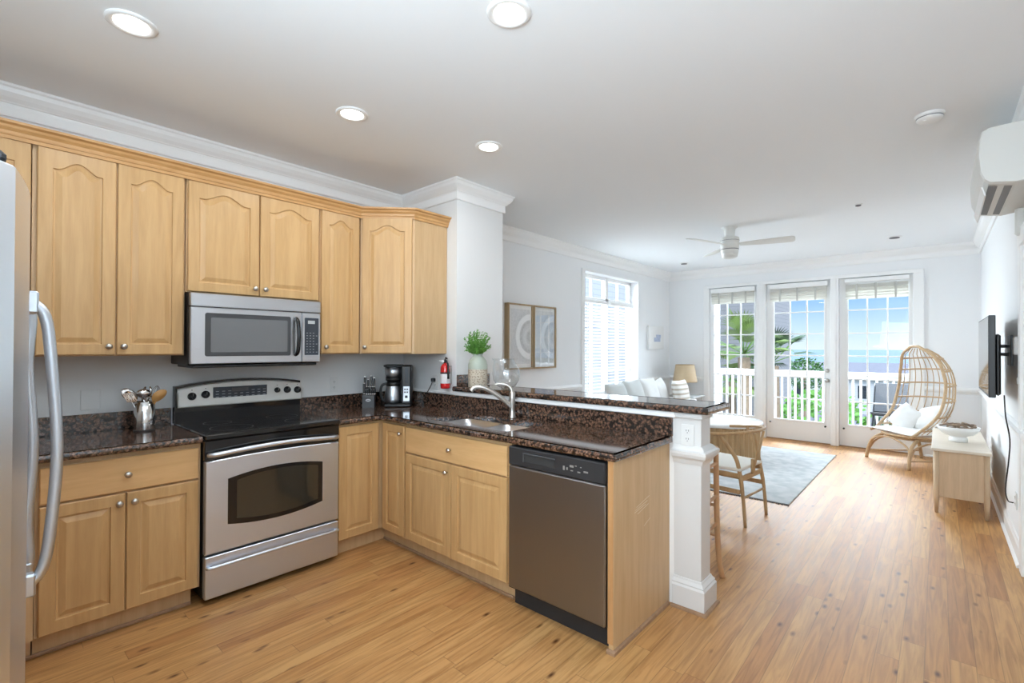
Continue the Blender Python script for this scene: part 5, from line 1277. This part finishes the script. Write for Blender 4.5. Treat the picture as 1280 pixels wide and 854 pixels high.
# palms
def frond_fan(m, c, d, l, n=15, spread=R(115)):
    d = Vector(d).normalized(); s_ = d.cross(Vector((0, 0, 1))).normalized() if abs(d.z) < .95 else Vector((1, 0, 0)); u = s_.cross(d)
    for k in range(n):
        a = -spread/2+spread*k/(n-1); q = (d*math.cos(a)+s_*math.sin(a)); ll = l*(.75+.25*math.cos(a))
        w_ = (d*-math.sin(a)+s_*math.cos(a))*.020
        p1 = c+q*ll*.55+u*.03; p2 = c+q*ll-Vector((0, 0, ll*.12))
        m.add([tuple(c), tuple(p1+w_), tuple(p2), tuple(p1-w_), tuple(p1+u*.012)], [(0, 1, 4), (1, 2, 4), (2, 3, 4), (3, 0, 4)])
def palm(c, label, n=16, sd=1, stalk=.75, fan=.62):
    root = thing('fan_palm', (c[0], c[1], -6), label, 'palm tree', 'palms beyond the balcony')
    m = MB(); m.tube([(c[0], c[1], -6), (c[0]+.1, c[1], -3), (c[0], c[1], c[2]-.1)], [.17, .15, .16], 10); m.build('trunk', plain('palm_trunk', (.20, .15, .10), .9, var=.4, bscale=12), root)
    rnd = random.Random(sd); m = MB(); ms_ = MB()
    for k in range(n):
        a = 2*PI*k/n+rnd.uniform(-.2, .2); el = rnd.uniform(-.5, 1.3); d = Vector((math.cos(a)*math.cos(el), math.sin(a)*math.cos(el), math.sin(el)))
        e_ = Vector(c)+d*stalk*rnd.uniform(.7, 1.1); ms_.tube([tuple(c), tuple(e_)], .012, 5); frond_fan(m, e_, d+Vector((0, 0, -.15)), fan)
    ms_.build('stalks', M['stem'], root); m.build('fronds', plain('palm_green_%d' % sd, ((.17, .25, .06), (.07, .13, .055))[sd == 5], .5, var=.4, bscale=3), root)
palm((-.26, 11.0, 1.25), 'bright green fan palm beyond the balcony, left', 22, 1)
palm((.12, 12.3, 1.0), 'darker fan palm showing through the middle glazed door', 14, 5, .6, .6)
palm((-1.9, 15.2, .3), 'lower fan palm half hidden behind the balusters', 18, 9)
def shrub(c, r, label, sd, mat=None, n=900):
    root = thing('shrub', (c[0], c[1], -6), label, 'shrub', 'shrubs beyond the balcony')
    rnd = random.Random(sd); m = MB()
    for k in range(n):
        v = Vector((rnd.gauss(0, 1), rnd.gauss(0, 1), rnd.gauss(0, 1))).normalized()*r*rnd.uniform(.7, 1); v.z *= .8
        q = Vector(c)+v; d = Vector((rnd.uniform(-1, 1), rnd.uniform(-1, 1), rnd.uniform(-.3, 1))).normalized(); s_ = d.orthogonal().normalized(); l = r*.16
        m.add([tuple(q), tuple(q+d*l*.5+s_*l*.3), tuple(q+d*l), tuple(q+d*l*.5-s_*l*.3)], [(0, 1, 2, 3)])
    m.build('foliage', mat or M['leafdark'], root)
    m = MB(); m.tube([(c[0], c[1], -6), (c[0], c[1], c[2])], [r*.12, r*.06], 8); m.build('trunk', M['driftwood'], root)
shrub((.9, 14.6, -.9), 1.3, 'round dark green shrub low behind the left balusters', 1, M['leaf'])
shrub((3.2, 17.2, -1.3), 1.2, 'dark green shrub low behind the right balusters', 2)
shrub((-2.9, 33, -.3), 1.3, 'far dark green tree crown above the railing in the middle door', 3)
shrub((3.6, 12, -1.9), 1.2, 'green shrub low behind the patio chair', 4, M['leaf'])
# neighbouring buildings
def siding(name, col, s=7):
    mm, nt, b = node_mat(name); tc = nt.nodes.new('ShaderNodeTexCoord'); sp = nt.nodes.new('ShaderNodeSeparateXYZ'); nt.links.new(tc.outputs['Object'], sp.inputs[0])
    mu = nt.nodes.new('ShaderNodeMath'); mu.operation = 'MULTIPLY'; mu.inputs[1].default_value = s; fr = nt.nodes.new('ShaderNodeMath'); fr.operation = 'FRACT'; nt.links.new(sp.outputs['Z'], mu.inputs[0]); nt.links.new(mu.outputs[0], fr.inputs[0])
    r = nt.nodes.new('ShaderNodeValToRGB'); r.color_ramp.elements[0].position = 0; r.color_ramp.elements[0].color = (*[c_*.6 for c_ in col], 1); r.color_ramp.elements[1].position = .12; r.color_ramp.elements[1].color = (*col, 1)
    nt.links.new(fr.outputs[0], r.inputs[0]); nt.links.new(r.outputs[0], b.inputs['Base Color']); b.inputs['Roughness'].default_value = .8; return mm
def house(x0, x1, y0, y1, z0, z1, rise, label, wallm, roofm, axis=0, ov=.4):
    root = thing('house', ((x0+x1)/2, (y0+y1)/2, z0), label, 'house', 'neighbouring houses')
    m = MB(); m.box(x0, x1, y0, y1, z0, z1); m.build('walls', wallm, root)
    m = MB()
    if axis == 0: ym = (y0+y1)/2; m.prism([(y0-ov, z1), (y1+ov, z1), (ym, z1+rise)], 0, x0-ov, x1+ov)
    else: xm = (x0+x1)/2; m.prism([(x0-ov, z1), (x1+ov, z1), (xm, z1+rise)], 1, y0-ov, y1+ov)
    m.build('roof', roofm, root)
    n = max(2, int((x1-x0)/3)); m = MB()
    for k in range(n):
        a = x0+(x1-x0)*(k+.5)/n; m.box(a-.5, a+.5, y0-.03, y0, z1-2.2, z1-.8, .01)
    m.build('window_panes', M['navy'], root)
    return root
grey = siding('grey_siding', (.30, .30, .31)); lgrey = siding('pale_siding', (.60, .60, .60), 5); roofg = plain('grey_shingle', (.17, .17, .19), .9, var=.25, bscale=4)
house(-12, -1.05, 17, 20, -6, 6.5, 2, 'tall grey sided house filling the left glazed door', grey, roofg)
house(-22, 2, 62, 74, -6, -1.9, 1.6, 'low grey-roofed house seen above the railing in the middle door', lgrey, roofg)
house(4.0, 40, 60, 72, -6, -1.7, 1.9, 'long grey-roofed house behind the rattan chair', lgrey, roofg)
house(3.5, 9.5, 34, 44, -6, -2.6, 2.2, 'house with a pale gable end beyond the right door', lgrey, roofg, 1)
house(-.5, 9, 20.6, 28, -6, -3.2, 1.6, 'near low roof seen between the balusters', plain('blue_grey_wall', (.30, .32, .36), .8), roofg)
wside = thing('house', (-5, 4, -6), 'pale sided house outside the left window', 'house', 'neighbouring houses')
m = MB(); m.box(-8, -4.2, -4, 16.2, -6, 6.2); m.build('walls', siding('white_siding', (.42, .44, .47), 6), wside)
m = MB(); m.prism([(-8.4, 6.2), (-3.8, 6.2), (-6.1, 8)], 1, -4.4, 16.4); m.build('roof', roofg, wside)
m = MB(); m.box(-600, 600, 8, 260, -6.2, -6); struct(m.build('ground', plain('marsh_ground', (.16, .17, .12), .95, var=.35, bscale=.05)))
m = MB(); m.box(-3000, 3000, 260, 2900, -6.3, -6.1); struct(m.build('water', plain('water', (.20, .30, .36), .15)))
